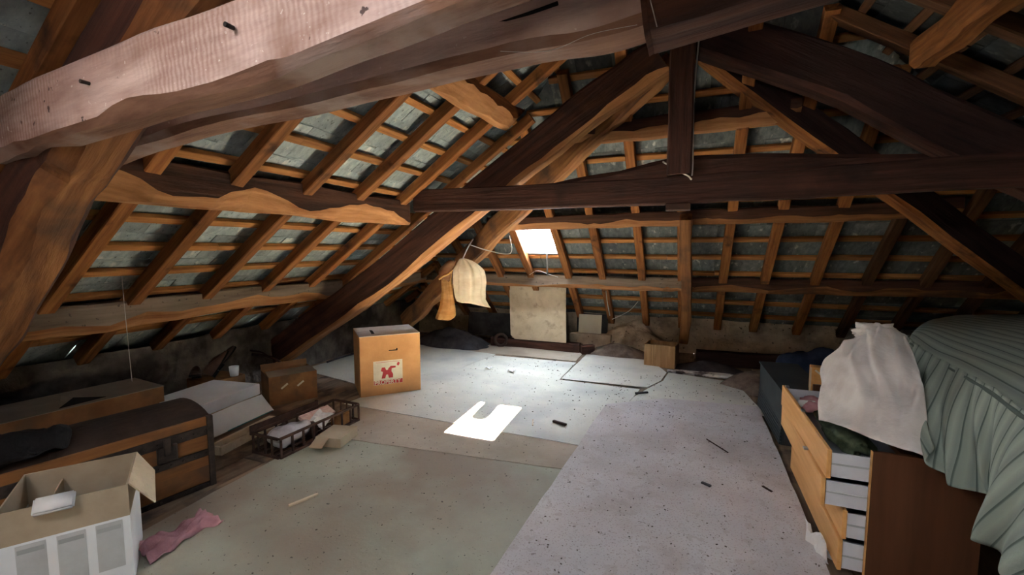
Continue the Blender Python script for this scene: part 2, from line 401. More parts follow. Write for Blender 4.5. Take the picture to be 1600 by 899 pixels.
# floor, walls
flo = box('floor', WL - 0.1, WR + 0.1, YB - 0.1, YF + 0.1, -0.12, -0.03, 'plank')
flo['kind'] = 'structure'
pw = 0.21
x = WL - 0.05
k = 0
while x < WR:
    w_ = pw * random.uniform(0.9, 1.08)
    for (ya, yb) in ((YB, 1.1 + 0.5 * (k % 3)), (1.108 + 0.5 * (k % 3), YF)):
        bm = bmesh.new(); bx(bm, -w_ / 2 + 0.003, w_ / 2 - 0.003, 0, yb - ya, -0.03, 0)
        bmesh.ops.bevel(bm, geom=bm.edges[:], offset=0.003, segments=1, affect='EDGES')
        p = mesh_obj('plank', bm, 'plank', flo, loc=(x + w_ / 2, ya, random.uniform(-0.003, 0.0)))
    x += w_; k += 1

def rough_wall(name, x0, x1, y0, y1, h, face, m='plaster'):
    """low masonry wall; the inner face is uneven"""
    bm = bmesh.new()
    n = int(max(x1 - x0, y1 - y0) / 0.08); m_ = 8
    rows = []
    for j in range(m_ + 1):
        r = []
        for i in range(n + 1):
            t = i / n
            z = h * j / m_
            if face == 'y': p = Vector((x0 + (x1 - x0) * t, y0, z))
            elif face == 'x+': p = Vector((x1, y0 + (y1 - y0) * t, z))
            else: p = Vector((x0, y0 + (y1 - y0) * t, z))
            d = noise.noise(p * 3.1) * 0.035 + noise.noise(p * 9) * 0.012
            if face == 'y': p.y += d - 0.03
            elif face == 'x+': p.x += d + 0.03
            else: p.x += d - 0.03
            if j == m_: p.z += noise.noise(p * 2.3) * 0.035
            r.append(p)
        rows.append(r)
    grid(bm, rows)
    bx(bm, x0, x1, y0 + (0.04 if face == 'y' else 0), y1, 0, h - 0.03)
    o = mesh_obj(name, bm, m); o['kind'] = 'structure'
    return o
wf = rough_wall('wall_far', WL - 0.3, WR + 0.3, YF, YF + 0.35, 0.56, 'y')
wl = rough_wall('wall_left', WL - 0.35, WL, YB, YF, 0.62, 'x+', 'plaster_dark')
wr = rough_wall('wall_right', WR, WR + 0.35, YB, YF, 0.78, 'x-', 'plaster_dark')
bm = bmesh.new()
prof = [(WL - 0.3, 0), (WR + 0.3, 0), (WR + 0.3, zr(WR + .3) + .05), (RX, 3.75), (WL - 0.3, zl(WL - .3) + .05)]
a = [bm.verts.new((p[0], YB, p[1])) for p in prof]; b = [bm.verts.new((p[0], YB - 0.25, p[1])) for p in prof]
bm.faces.new(a); bm.faces.new(list(reversed(b)))
for i in range(5): bm.faces.new((a[i], b[i], b[(i + 1) % 5], a[(i + 1) % 5]))
wb = mesh_obj('wall_rear', bm, 'plaster_dark'); wb['kind'] = 'structure'

# three slopes. frame: u along the eave, v up the slope, n outward
class Slope:
    def __init__(s, name, origin, u, v, inside, umin, umax, vmax, opening=None):
        s.name = name
        s.o = Vector(origin); s.u = Vector(u).normalized(); s.v = Vector(v).normalized(); s.n = s.u.cross(s.v).normalized()
        if s.n.z < 0: s.n = -s.n
        s.inside = inside; s.umin = umin; s.umax = umax; s.vmax = vmax; s.opening = opening
    def P(s, a, b, c=0): return s.o + s.u * a + s.v * b + s.n * c
    def B(s): return Matrix((s.u, s.v, s.n)).transposed()

cl, cr_, cf = math.hypot(1, .7), math.hypot(1, .65), math.hypot(1, .88)
SL = Slope('L', (WL - 0.15, 0, zl(WL - 0.15)), (0, 1, 0), (1, 0, .7), lambda p: p.x < hip_l(p.y) + 0.02, YB, YF + .15, (RX - WL + 0.15) * cl,
           opening=[(-1.04, -0.40, (-1.72 - WL + .15) * cl, (-1.05 - WL + .15) * cl)])
SR = Slope('R', (WR + 0.15, 0, zr(WR + 0.15)), (0, 1, 0), (-1, 0, .65), lambda p: p.x > hip_r(p.y) - 0.02, YB, YF + .15, (WR + .15 - RX) * cr_,
           opening=[(-0.80, -0.2, (WR + .15 - 1.45) * cr_, (WR + .15 - 0.90) * cr_)])
SF = Slope('F', (0, YF + 0.15, zf(YF + 0.15)), (1, 0, 0), (0, -1, .88), lambda p: hip_l(p.y) - 0.02 < p.x < hip_r(p.y) + 0.02, WL - .15, WR + .15, (YF + .15 - 2.97) * cf,
           opening=[(-2.045, -1.575, (YF + .15 - 5.56) * cf, (YF + .15 - 5.215) * cf)])

units = {}
for q in range(12):
    mk_ = ('slate', 'slate_shaded', 'slate_deep_shade')[q // 4]
    bm = bmesh.new()
    bx(bm, -0.5, 0.5, -0.5, 0.5, -0.5, 0.5)
    for v in bm.verts:
        v.co.x += random.uniform(-0.012, 0.012); v.co.y += random.uniform(-0.02, 0.02) * (1 if v.co.y > 0 else 0.3)
    me = bpy.data.meshes.new('slate'); bm.to_mesh(me); bm.free(); me.materials.append(M[mk_])
    units.setdefault(mk_, []).append(me)

def cut(r, o):
    """rectangle r minus rectangle o -> rectangles"""
    u0, u1, v0, v1 = r; a0, a1, b0, b1 = o
    if u1 <= a0 or u0 >= a1 or v1 <= b0 or v0 >= b1: return [r]
    out = []
    if u0 < a0: out.append((u0, a0, v0, v1))
    if u1 > a1: out.append((a1, u1, v0, v1))
    c0, c1 = max(u0, a0), min(u1, a1)
    if v0 < b0: out.append((c0, c1, v0, b0))
    if v1 > b1: out.append((c0, c1, b1, v1))
    return [q for q in out if q[1] - q[0] > 0.01 and q[3] - q[2] > 0.01]

def build_slope(S, ceil, expo, dist_ok, mk='slate'):
    unit = units[mk]
    wS, TH = 0.30, 0.007
    LS = expo * 2.12
    cand = []
    j = 0
    while j * expo < S.vmax:
        v0 = j * expo - 0.05
        off = (j % 2) * wS / 2
        i = 0
        while S.umin + i * wS < S.umax:
            u0 = S.umin + i * wS + off; u1 = u0 + wS - 0.003
            r = (u0, u1, v0, min(v0 + LS, S.vmax + 0.02))
            corners = [S.P(a, b) for a in r[:2] for b in r[2:]]
            if any(S.inside(c) for c in corners) or S.inside(S.P((u0 + u1) / 2, v0)):
                rs = [r]
                for op in (S.opening or []):
                    rs = [q for x_ in rs for q in cut(x_, op)]
                for q in rs: cand.append((q, v0))
            i += 1
        j += 1
    items = []
    for (q, v0) in cand:
        c = S.P((q[0] + q[1]) / 2, (q[2] + q[3]) / 2)
        items.append(((c - Vector(cam.location)).length, dist_ok(c), q, v0))
    items.sort(key=lambda t: (not t[1], t[0]))
    far_bm = bmesh.new(); n_ = 0
    for (_, ok, q, v0) in items:
        tilt = -(2.2 * TH) / LS
        cu, cv = (q[0] + q[1]) / 2, (q[2] + q[3]) / 2
        nn = TH * 0.5 + (v0 + LS - cv) * (2.2 * TH / LS)
        Mx = Matrix.Translation(S.P(cu, cv, nn + random.uniform(0, 0.0015))) @ (S.B() @ Matrix.Rotation(tilt, 3, 'X') @ Matrix.Rotation(random.uniform(-0.008, 0.008), 3, 'Z')).to_4x4() \
            @ Matrix.Diagonal((q[1] - q[0], q[3] - q[2], TH, 1))
        if ok and n_ < 300:
            o = bpy.data.objects.new('slate', random.choice(unit)); COL.objects.link(o)
            o.parent = ceil; o.matrix_local = Mx; n_ += 1
        else:
            bx(far_bm, -.5, .5, -.5, .5, -.5, .5, mtx=Mx)
    if len(far_bm.verts):
        o = mesh_obj('slate_courses', far_bm, mk, ceil); o['kind'] = 'stuff'
    else: far_bm.free()

def ceiling_obj(strips):
    bm = bmesh.new()
    for (p, q, wv) in strips:
        p, q, wv = Vector(p), Vector(q), Vector(wv)
        up = Vector((0, 0, 0.03))
        vs = [bm.verts.new(v) for v in (p - wv, p + up, p + wv, q - wv, q + up, q + wv)]
        bm.faces.new((vs[0], vs[1], vs[4], vs[3])); bm.faces.new((vs[1], vs[2], vs[5], vs[4]))
    o = mesh_obj('ceiling', bm, 'frame'); o['kind'] = 'structure'
    return o
apex = (RX, 2.97, 3.74)
cL = ceiling_obj([((RX, YB - .1, 3.74), apex, (0.22, 0, 0)), ])
cR = ceiling_obj([(apex, (4.7, 6.52, zf(6.52) + 0.05), (0.20, -0.15, 0.10))])
cF = ceiling_obj([(apex, (-4.75, 6.68, zf(6.68) + 0.05), (-0.16, -0.2, 0.10))])
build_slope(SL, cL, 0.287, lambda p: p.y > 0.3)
build_slope(SR, cR, 0.29, lambda p: p.y > 1.6 and p.z > 0.9, 'slate_deep_shade')
build_slope(SF, cF, 0.262, lambda p: p.z > 0.4, 'slate_shaded')

def rafter_line(ceil, a, b, w=0.085, h=0.085, off=-0.125, nm='rafter', m='rafter', S=None, wob=0.008):
    """a rafter with its underside at distance off below the slates"""
    n = S.n
    o = timber(nm, [Vector(a) + n * off, Vector(b) + n * off], w, h, m, ceil, wob=wob, seg=5, ch=0.006, up=n)
    return o
# common rafters, slope over the negative side
for y in (-2.2, -1.65, -1.15, -0.35, 0.0, 0.46, 0.95, 1.46, 1.92, 2.44, 2.97, 3.51, 4.04, 4.58, 5.12, 5.66, 6.2):
    xe = hip_l(y) - 0.03 if y > 2.9 else RX - 0.02
    segs = [(WL + 0.0, xe)]
    for (xa, xb) in segs:
        if xb - xa > 0.15:
            rafter_line(cL, (xa, y, zl(xa)), (xb, y + random.uniform(-.015, .015), zl(xb)), S=SL)
for y in (-2.2, -1.65, -0.85, 0.05, 0.55, 1.05, 1.57, 2.1, 2.62, 3.14, 3.66, 4.18, 4.7, 5.22, 5.75):
    xe = hip_r(y) + 0.03 if y > 2.9 else RX + 0.02
    if WR - xe > 0.15:
        rafter_line(cR, (WR, y, zr(WR)), (xe, y + random.uniform(-.015, .015), zr(xe)), S=SR, m='rafter_shaded')
for xx in (-3.92, -3.44, -2.95, -2.47, -2.03, -1.50, -1.06, -0.57, -0.1, 0.35, 0.78, 1.27, 1.74, 2.22, 2.7, 3.2, 3.7):
    ye = max((3.649 - xx) / 1.257 if xx < 0 else 0, (xx + 4.13) / 1.354 if xx > -0.08 else 0, 3.05) + 0.04
    if YF - ye > 0.15:
        rafter_line(cF, (xx, YF, zf(YF)), (xx + random.uniform(-.02, .02), ye, zf(ye)), w=0.09, S=SF, m='rafter' if xx < 1.5 else 'rafter_shaded')  # right-hand rafters take the copy with painted shade
# battens: one long strip per course, laid over the rafters, cut at the windows
def battens(S, ceil, zs, zfun, axis):
    for z in zs:
        if axis == 'L':
            xx = (z - 3.75) / 0.7; lo, hi = YB, min(YF, (3.649 - xx) / 1.257); mk = lambda t: (xx, t, z)
        elif axis == 'R':
            xx = (3.62 - z) / 0.65; lo, hi = YB, min(YF, (xx + 4.13) / 1.354); mk = lambda t: (xx, t, z)
        else:
            yy = (6.304 - z) / 0.88; lo, hi = max(WL, hip_l(yy)), min(WR, hip_r(yy)); mk = lambda t: (t, yy, z)
        vv = (Vector(mk(lo)) - S.o).dot(S.v)
        spans = [(lo, hi)]
        for (a0, a1, b0, b1) in (S.opening or []):
            if b0 - 0.01 < vv < b1 + 0.01:
                spans = [(s0, min(s1, a0)) for (s0, s1) in spans if s0 < a0] + [(max(s0, a1), s1) for (s0, s1) in spans if s1 > a1]
        for (s0, s1) in spans:
            m_ = 1.9 + random.uniform(-.4, .8)
            t = s0
            while t < s1 - 0.05:
                e = min(s1, t + m_)
                if s1 - e < 0.4: e = s1
                timber('batten', [Vector(mk(t)) - S.n * 0.040, Vector(mk(e)) - S.n * 0.040], 0.055, 0.036, 'rafter_shaded' if axis == 'R' else 'batten', ceil, wob=0.006, seg=3, ch=0.004, up=S.n)
                t = e + 0.004
battens(SL, cL, [0.825 + 0.165 * k for k in range(18)], zl, 'L')
battens(SR, cR, [0.93 + 0.158 * k for k in range(18)], zr, 'R')
battens(SF, cF, [0.60 + 0.193 * k for k in range(15)], zf, 'F')

# roof windows
def roof_window(name, S, op):
    a0, a1, b0, b1 = op
    Mx = Matrix.Translation(S.P((a0 + a1) / 2, (b0 + b1) / 2, 0.0)) @ S.B().to_4x4()
    du, dv = (a1 - a0) / 2, (b1 - b0) / 2
    bm = bmesh.new(); t = 0.006
    for r in ((-du - .02, -du + t, -dv - .02, dv + .02), (du - t, du + .02, -dv - .02, dv + .02), (-du, du, -dv - .02, -dv + t), (-du, du, dv - t, dv + .02)):
        bx(bm, r[0], r[1], r[2], r[3], -0.03, 0.07)
    fr = mesh_obj(name, bm, 'frame'); fr.matrix_world = Mx; fr['kind'] = 'structure'
    bm = bmesh.new()
    vs = [bm.verts.new(v) for v in ((-du + t, -dv + t, 0.055), (du - t, -dv + t, 0.055), (du - t, dv - t, 0.055), (-du + t, dv - t, 0.055))]
    bm.faces.new(vs)
    mesh_obj('pane', bm, 'glass', fr)
    return fr
w1 = roof_window('window_1', SF, SF.opening[0])
roof_window('window_2', SL, SL.opening[0])
roof_window('fill_window', SR, SR.opening[0])  # added unseen opening behind the viewpoint, for fill on the left side
# an unseen post added outside, in line with the sun, to notch the sun patch
o = timber('outside_sun_blocker', [(-2.27, 9.45, -2.5), (-2.27, 9.45, 4.55)], 0.19, 0.19, 'iron', seg=6, wob=0.0, ch=0.055, up=(0, -1, 0))
tag(o, 'slim dark unseen post added outdoors to notch the sun patch', 'sun blocker')

# ---------------------------------------------------------------- the big timbers
def T(name, label, cat, pts, w, h, m, **kw):
    o = timber(name, pts, w, h, m, **kw); o['label'] = label; o['category'] = cat
    return o

PW, PH = 0.18, 0.21
# purlins (bottom inner edge on the plane through them)
def pur(label, pts, side, m='purlin_side', ch=0.075, w=PW, h=PH, wave=0.7, taper=1.0, wob=0.02, cat='roof beam', m2='sapwood_lit'):
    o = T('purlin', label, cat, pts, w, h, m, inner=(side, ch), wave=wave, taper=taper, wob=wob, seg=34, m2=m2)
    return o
hw = PW / 2
pur('long dusty low purlin between the huge near truss leg and the slanting one', [(-3.64 - hw, 0.2, 0.90), (-3.66 - hw, 2.0, 0.90), (-3.64 - hw, 3.95, 0.915)], -1, ch=0.07, w=0.22, h=0.20, m='purlin_dusty')
pur('short low purlin piece beyond the slanting truss leg, above the cardboard ballot-style box', [(-3.70 - hw, 3.75, 0.90), (-3.68 - hw, 5.85, 0.94)], -1, ch=0.05, h=0.17, m='purlin_dusty')
pur('mid-height purlin with a wavy bright orange lower edge above the trunk', [(-2.52 - hw, 1.0, 1.68), (-2.54 - hw, 2.2, 1.685), (-2.50 - hw, 3.62, 1.685)], -1, ch=0.085, h=0.22, w=0.2, wave=0.8)
pur('short knotty high purlin stub ending against the collar beam', [(-1.40 - hw, 0.9, 2.47), (-1.43 - hw, 2.4, 2.46), (-1.38 - hw, 3.75, 2.48)], -1, ch=0.10, m='rafter', h=0.17)
pur('long low purlin under the roof window, running above the far wall', [(-3.72, 5.77 + hw, 0.945), (-1.0, 5.78 + hw, 0.925), (-0.02, 5.77 + hw, 0.93)], -1, ch=0.05, h=0.17, m='purlin_dusty')
pur('low purlin above the far wall past the orange post, in the darker half', [(-0.02, 5.79 + hw, 0.93), (2.0, 5.77 + hw, 0.95), (3.5, 5.76 + hw, 0.98)], -1, ch=0.07, h=0.17, m2='purlin')  # duller underside tone paints in the dimmer half
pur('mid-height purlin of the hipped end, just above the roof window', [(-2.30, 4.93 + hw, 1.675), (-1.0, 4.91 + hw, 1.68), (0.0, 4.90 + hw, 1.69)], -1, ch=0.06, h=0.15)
pur('mid-height purlin of the hipped end running into the dark side', [(0.0, 4.91 + hw, 1.70), (1.1, 4.91 + hw, 1.70), (2.1, 4.90 + hw, 1.74)], -1, ch=0.05, h=0.15, m2='purlin')  # underside tone dulled to paint in the falling light
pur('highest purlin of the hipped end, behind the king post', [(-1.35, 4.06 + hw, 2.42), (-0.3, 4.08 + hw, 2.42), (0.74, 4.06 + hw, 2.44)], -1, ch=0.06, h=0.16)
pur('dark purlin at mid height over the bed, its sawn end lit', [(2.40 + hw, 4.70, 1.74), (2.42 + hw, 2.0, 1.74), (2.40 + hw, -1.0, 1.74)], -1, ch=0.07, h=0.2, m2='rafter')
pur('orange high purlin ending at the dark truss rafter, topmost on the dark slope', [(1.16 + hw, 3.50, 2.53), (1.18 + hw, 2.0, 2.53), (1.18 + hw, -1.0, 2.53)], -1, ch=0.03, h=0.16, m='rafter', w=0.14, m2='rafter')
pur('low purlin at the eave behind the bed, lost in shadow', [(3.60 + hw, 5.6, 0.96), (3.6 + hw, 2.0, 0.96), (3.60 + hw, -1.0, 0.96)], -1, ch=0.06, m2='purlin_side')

# truss beyond (y about 3.6)
T('principal_rafter', 'long slanting truss leg rising from behind the brown carton to the apex', 'truss beam',
  [(-4.35, 3.72, 0.13), (-3.20, 3.72, 0.80), (-1.83, 3.72, 1.73), (-0.9, 3.72, 2.37), (-0.20, 3.72, 2.78)], 0.20, 0.30, 'oak', wob=0.02, seg=30, ch=0.02, taper=0.9, inner=(-1, 0.035), wave=0.6, m2='sapwood_lit')
T('principal_rafter', 'dark truss rafter falling from the apex over the bed side', 'truss beam',
  [(-0.05, 3.72, 2.90), (0.70, 3.72, 2.53), (1.466, 3.72, 2.03), (2.27, 3.72, 1.50), (3.08, 3.72, 0.98), (3.9, 3.72, 0.45)], 0.20, 0.30, 'darkoak', wob=0.02, seg=24, ch=0.02, inner=(-1, 0.03), wave=0.4, m2='oak')
T('collar_beam', 'long dark level collar beam across the middle of the attic', 'truss beam',
  [(-2.40, 3.60, 1.785), (-0.1, 3.60, 1.785), (1.0, 3.60, 1.80), (2.6, 3.60, 1.83)], 0.10, 0.20, 'oak', wob=0.012, seg=24, ch=0.012)
T('tie_brace', 'thick hand-hewn beam lying behind the collar and arching up to the king post', 'truss beam',
  [(-1.35, 3.90, 1.80), (-0.7, 3.90, 1.90), (-0.05, 3.90, 1.98), (0.8, 3.90, 1.94), (1.75, 3.90, 1.86)], 0.14, 0.19, 'oak', wob=0.02, seg=20, ch=0.03)
T('king_post', 'dark upright king post between the apex and the collar beam', 'post',
  [(-0.105, 3.67, 1.99), (-0.105, 3.67, 3.02)], 0.17, 0.17, 'oak', wob=0.006, seg=8, ch=0.012, up=(0, -1, 0))
T('wood_block', 'small flat block nailed under the collar beam at the king post', 'block',
  [(-0.19, 3.60, 1.735), (-0.02, 3.60, 1.735)], 0.14, 0.048, 'crate', wob=0.002, seg=3, ch=0.005)
T('raking_post', 'thin orange post standing under the collar beside the small wooden box', 'post',
  [(-0.06, 6.25, 0.28), (-0.04, 5.7, 0.84), (-0.07, 4.80, 1.80)], 0.115, 0.10, 'purlin', wob=0.015, seg=20, ch=0.012, up=(0, -0.7, -0.7))
T('hip_beam', 'hip beam behind the slanting truss leg, passing above the hanging sacks', 'truss beam',
  [(-0.13, 3.85, 2.86), (-1.36, 4.40, 2.02), (-2.60, 4.98, 1.15), (-3.9, 5.6, 0.25)], 0.17, 0.24, 'purlin', wob=0.03, seg=30, ch=0.02, inner=(-1, 0.05), wave=0.5, m2='sapwood_lit')
T('hip_beam', 'steep hip beam on the dark side, crossing behind the collar down towards the bed', 'truss beam',
  [(-0.02, 3.85, 2.90), (1.22, 4.36, 1.985), (2.457, 4.868, 1.09), (3.70, 5.38, 0.18)], 0.15, 0.22, 'darkoak', wob=0.015, seg=30, ch=0.02, inner=(-1, 0.02), wave=0.3, m2='rafter')

# truss close to the viewpoint (y about 1)
T('principal_rafter', 'huge rough hewn truss leg at the near edge, its lower half lit orange', 'truss beam',
  [(-4.3, 1.07, 0.04), (-3.45, 1.07, 0.72), (-3.00, 1.07, 1.10), (-2.66, 1.07, 1.43), (-2.40, 1.07, 1.66), (-2.15, 1.07, 1.83), (-1.45, 1.07, 2.28), (-0.25, 1.07, 2.95)], 0.22, 0.30, 'oak', wob=0.022, seg=60, ch=0.035, inner=(-1, 0.06), wave=0.35, m2='purlin')  # brighter wane and underside tone paints in the orange bounce light
T('collar_beam', 'nearest overhead beam with pale saw-marked face and bolt holes', 'truss beam',
  [(-2.70, 0.955, 1.775), (-1.9, 0.955, 1.855), (-1.12, 0.955, 1.91), (-0.52, 0.955, 1.985), (0.3, 0.955, 2.07)], 0.115, 0.225, 'dusty', wob=0.012, seg=40, ch=0.012, inner=(-1, 0.022), wave=1.2, m2='beam_brown')
T('collar_beam', 'second overhead beam, pale pinkish and split along its face', 'truss beam',
  [(-2.55, 1.235, 1.82), (-1.887, 1.235, 1.905), (-1.04, 1.235, 1.945), (-0.36, 1.235, 1.985), (-0.05, 1.235, 2.0)], 0.13, 0.20, 'dusty_pale', wob=0.015, seg=40, ch=0.012, inner=(-1, 0.014), wave=1.0, m2='beam_brown')
T('collar_beam', 'dark end of an overhead beam lapped over the king post top', 'truss beam',
  [(-0.12, 1.20, 1.955), (0.145, 1.20, 1.99), (1.9, 1.20, 2.22)], 0.16, 0.22, 'oak', wob=0.01, seg=12, ch=0.012)
T('principal_rafter', 'near truss rafter on the bed side, out over the viewer', 'truss beam',
  [(-0.05, 1.07, 2.95), (2.0, 1.07, 1.85), (4.2, 1.07, 0.2)], 0.2, 0.28, 'darkoak', wob=0.02, seg=16, ch=0.02)
o = T('ridge_beam', 'ridge beam along the top of the roof', 'roof beam', [(RX, YB, 3.22), (RX, 3.2, 3.22)], 0.12, 0.20, 'darkoak', wob=0.01, seg=12)

# ---------------------------------------------------------------- floor sheets
def sheet(label, poly, z0, th, m, curl=0.0):
    bm = bmesh.new()
    # subdivide the outline for slightly ragged edges
    pts = []
    n = len(poly)
    for i in range(n):
        a, b = Vector((*poly[i], 0)), Vector((*poly[(i + 1) % n], 0))
        k_ = max(1, int((b - a).length / 0.12))
        for q in range(k_):
            p = a.lerp(b, q / k_)
            if q: p += Vector((noise.noise(p * 5), noise.noise(p * 5 + Vector((9, 9, 9))), 0)) * 0.008
            pts.append((p.x, p.y))
    prism(bm, pts, z0, z0 + th)
    o = mesh_obj('floor_sheet', bm, m)
    tag(o, label, 'board')
    return o
sheet('big mauve-grey hardboard sheet on the floor, uppermost, running towards the bed', [(-0.87, -0.9), (0.60, -0.9), (0.61, 3.55), (0.60, 4.50), (-0.20, 4.42), (-0.69, 4.05)], 0.020, 0.006, 'sheet_mauve')
sheet('olive-green hardboard sheet in the foreground between trunk and mauve sheet', [(-2.45, -0.9), (-0.80, -0.9), (-0.72, 2.0), (-0.66, 3.20), (-2.40, 3.20), (-2.62, 2.2)], 0.002, 0.006, 'sheet_green')
sheet('brownish hardboard strip crossed by the sun patch, overlapping the olive sheet', [(-2.75, 2.55), (-0.70, 2.75), (-0.655, 3.36), (-2.56, 3.50), (-2.85, 3.2)], 0.0085, 0.005, 'sheet_brown')
sheet('pale bluish hardboard sheet under the far half of the sun patch', [(-2.95, 3.18), (-0.62, 3.12), (-0.45, 4.64), (-1.28, 4.66), (-2.75, 4.75)], 0.0145, 0.005, 'sheet_pale')
sheet('pale hardboard sheet behind the big cardboard box reaching the wall', [(-4.28, 3.95), (-2.70, 3.6), (-2.60, 4.4), (-2.45, 5.52), (-4.2, 5.7)], 0.008, 0.005, 'sheet_pale')
sheet('pale hardboard sheet in the middle distance with a thin seam along it', [(-2.80, 4.4), (-1.315, 4.60), (-1.32, 5.50), (-2.52, 5.47)], 0.0025, 0.005, 'sheet_pale')
sheet('pale hardboard sheet in front of the small wooden box, torn along one edge', [(-1.30, 4.72), (-0.385, 4.75), (-0.268, 5.05), (-0.228, 5.42), (-0.45, 5.95), (-1.29, 5.98)], 0.0085, 0.006, 'sheet_pale')
sheet('pale hardboard sheet beyond the mauve one next to the grey case', [(-0.55, 4.15), (0.64, 4.30), (0.49, 5.28), (-0.205, 5.42), (-0.245, 5.05), (-0.365, 4.74)], 0.010, 0.006, 'sheet_pale')
sheet('narrow brown board strip lying along the far wall', [(-3.2, 5.56), (-1.34, 5.56), (-1.36, 6.02), (-3.2, 6.1)], 0.005, 0.005, 'sheet_brown')

# ---------------------------------------------------------------- cardboard box with slot and sticker
def frame_pts(A, B_):
    """basis for a box whose front bottom edge runs from A to B; returns (origin, rotz, length)"""
    d = Vector((B_[0] - A[0], B_[1] - A[1]))
    return (A[0], A[1], 0), math.atan2(d.y, d.x), d.length

loc, rz, L_ = frame_pts((-2.92, 3.37), (-2.52, 3.80))
t = thing('cardboard_box', 'tall closed cardboard box with a slot in its lid and a red figure sticker', 'box', (loc[0], loc[1], 0.012), rz)
W_, D_, H_ = L_, 0.52, 0.60
# a cardboard body open on top, closed by a two-flap lid with a slot between the flaps
bm = bmesh.new(); prism(bm, [(0, 0), (W_, 0), (W_, D_), (0, D_)], 0.0, H_ - 0.006)
bmesh.ops.bevel(bm, geom=[e for e in bm.edges if abs(e.verts[0].co.z - e.verts[1].co.z) > 0.1], offset=0.006, segments=1, affect='EDGES')
mesh_obj('body', bm, 'card', t)
box('flap', 0.002, W_ - 0.002, 0.0, D_ / 2 - 0.002, H_ - 0.006, H_, 'card_lid', t)
box('flap', 0.002, W_ - 0.002, D_ / 2 + 0.002, D_, H_ - 0.006, H_ + 0.001, 'card_lid', t)
bm = bmesh.new(); prism(bm, [(0.13, 0.10), (0.16, 0.10), (0.165, 0.30), (0.14, 0.33)], H_ + 0.0005, H_ + 0.0025)
mesh_obj('slot', bm, 'black', t)
bm = bmesh.new(); bx(bm, 0.275, 0.36, -0.0025, 0.0, 0.438, 0.448); bx(bm, 0.348, 0.36, -0.0025, 0.0, 0.448, 0.462)
mesh_obj('handle_slit', bm, 'black', t)
st = mesh_obj('sticker', (lambda b: (bx(b, 0.125, 0.405, -0.003, 0.0, 0.11, 0.345), b)[1])(bmesh.new()), 'sticker', t)
# the red figure: two legs, body and a raised arm with a small head shape
bm = bmesh.new()
def flat(poly, mi=0):
    a_ = [bm.verts.new((p[0], -0.0036, p[1])) for p in poly]; b_ = [bm.verts.new((p[0], -0.0030, p[1])) for p in poly]
    bm.faces.new(a_); n = len(poly)
    for i in range(n): bm.faces.new((a_[i], a_[(i + 1) % n], b_[(i + 1) % n], b_[i]))
flat([(0.200, 0.170), (0.235, 0.170), (0.245, 0.205), (0.262, 0.205), (0.270, 0.170), (0.310, 0.170), (0.312, 0.205), (0.296, 0.235), (0.300, 0.270), (0.270, 0.272), (0.262, 0.252), (0.245, 0.252), (0.236, 0.280), (0.205, 0.280), (0.195, 0.245), (0.215, 0.235)])
flat([(0.288, 0.262), (0.338, 0.268), (0.338, 0.285), (0.290, 0.288), (0.275, 0.275)])
flat([(0.350, 0.290), (0.368, 0.284), (0.380, 0.310), (0.366, 0.322), (0.352, 0.312)])
mesh_obj('red_figure', bm, 'red', st)
box('small_print', 0.15, 0.385, -0.0036, -0.003, 0.330, 0.333, 'red', st)
box('red_band', 0.127, 0.403, -0.0036, -0.003, 0.112, 0.152, 'red', st)
def text(body, size, m, parent, loc, rot, ext=0.0006, bold=0.0):
    c = bpy.data.curves.new('lettering', 'FONT'); c.body = body; c.size = size; c.extrude = ext; c.offset = bold
    c.materials.append(M[m])
    tmp = bpy.data.objects.new('lettering_curve', c); COL.objects.link(tmp)
    bpy.context.view_layer.update()
    me = bpy.data.meshes.new_from_object(tmp.evaluated_get(bpy.context.evaluated_depsgraph_get()))
    bpy.data.objects.remove(tmp)
    if not me.materials: me.materials.append(M[m])
    o = bpy.data.objects.new('lettering', me); COL.objects.link(o)
    o.parent = parent; o.location = loc; o.rotation_euler = rot
    return o
text('PROPERTY', 0.053, 'sticker', st, (0.132, -0.0042, 0.114), (R(90), 0, 0), bold=0.001)

# ---------------------------------------------------------------- steamer trunk
rzT = math.atan2(0.98, 0.18)
t = thing('steamer_trunk', 'old wooden trunk with dark iron bands and a square lock plate', 'trunk', (-2.71 - 0.18 * 1.02, 1.776 - 0.98 * 1.02, 0.0), rzT)
LT, DT, HT = 1.03, 0.50, 0.40
def trunk_lid(bm, y0, y1, x0, x1, z, rise, n=10):
    rows = []
    for i in range(n + 1):
        a = i / n; y = y0 + (y1 - y0) * a
        zz = z + rise * math.sin(math.pi * a) ** 0.7
        rows.append([Vector((x0, y, zz)), Vector((x1, y, zz))])
    vs = grid(bm, rows)
    bm.faces.new([r[0] for r in vs]); bm.faces.new([r[1] for r in reversed(vs)])
bm = bmesh.new(); bx(bm, 0, LT, 0, DT, 0.01, 0.345)
mesh_obj('body', bm, 'trunk', t)
for z0 in (0.03, 0.13, 0.24):
    box('plank', 0.003, LT - 0.003, -0.006, 0.0, z0 + 0.002, z0 + 0.102, 'trunk', t)
bm = bmesh.new(); bx(bm, 0, LT, -0.004, DT, 0.35, 0.43); trunk_lid(bm, -0.004, DT, 0, LT, 0.43, 0.045)
lid = mesh_obj('lid', bm, ['trunk'], t)
bm = bmesh.new(); trunk_lid(bm, 0.006, DT - 0.01, 0.002, LT - 0.002, 0.434, 0.055)
mesh_obj('hide_cover', bm, 'hide', lid)
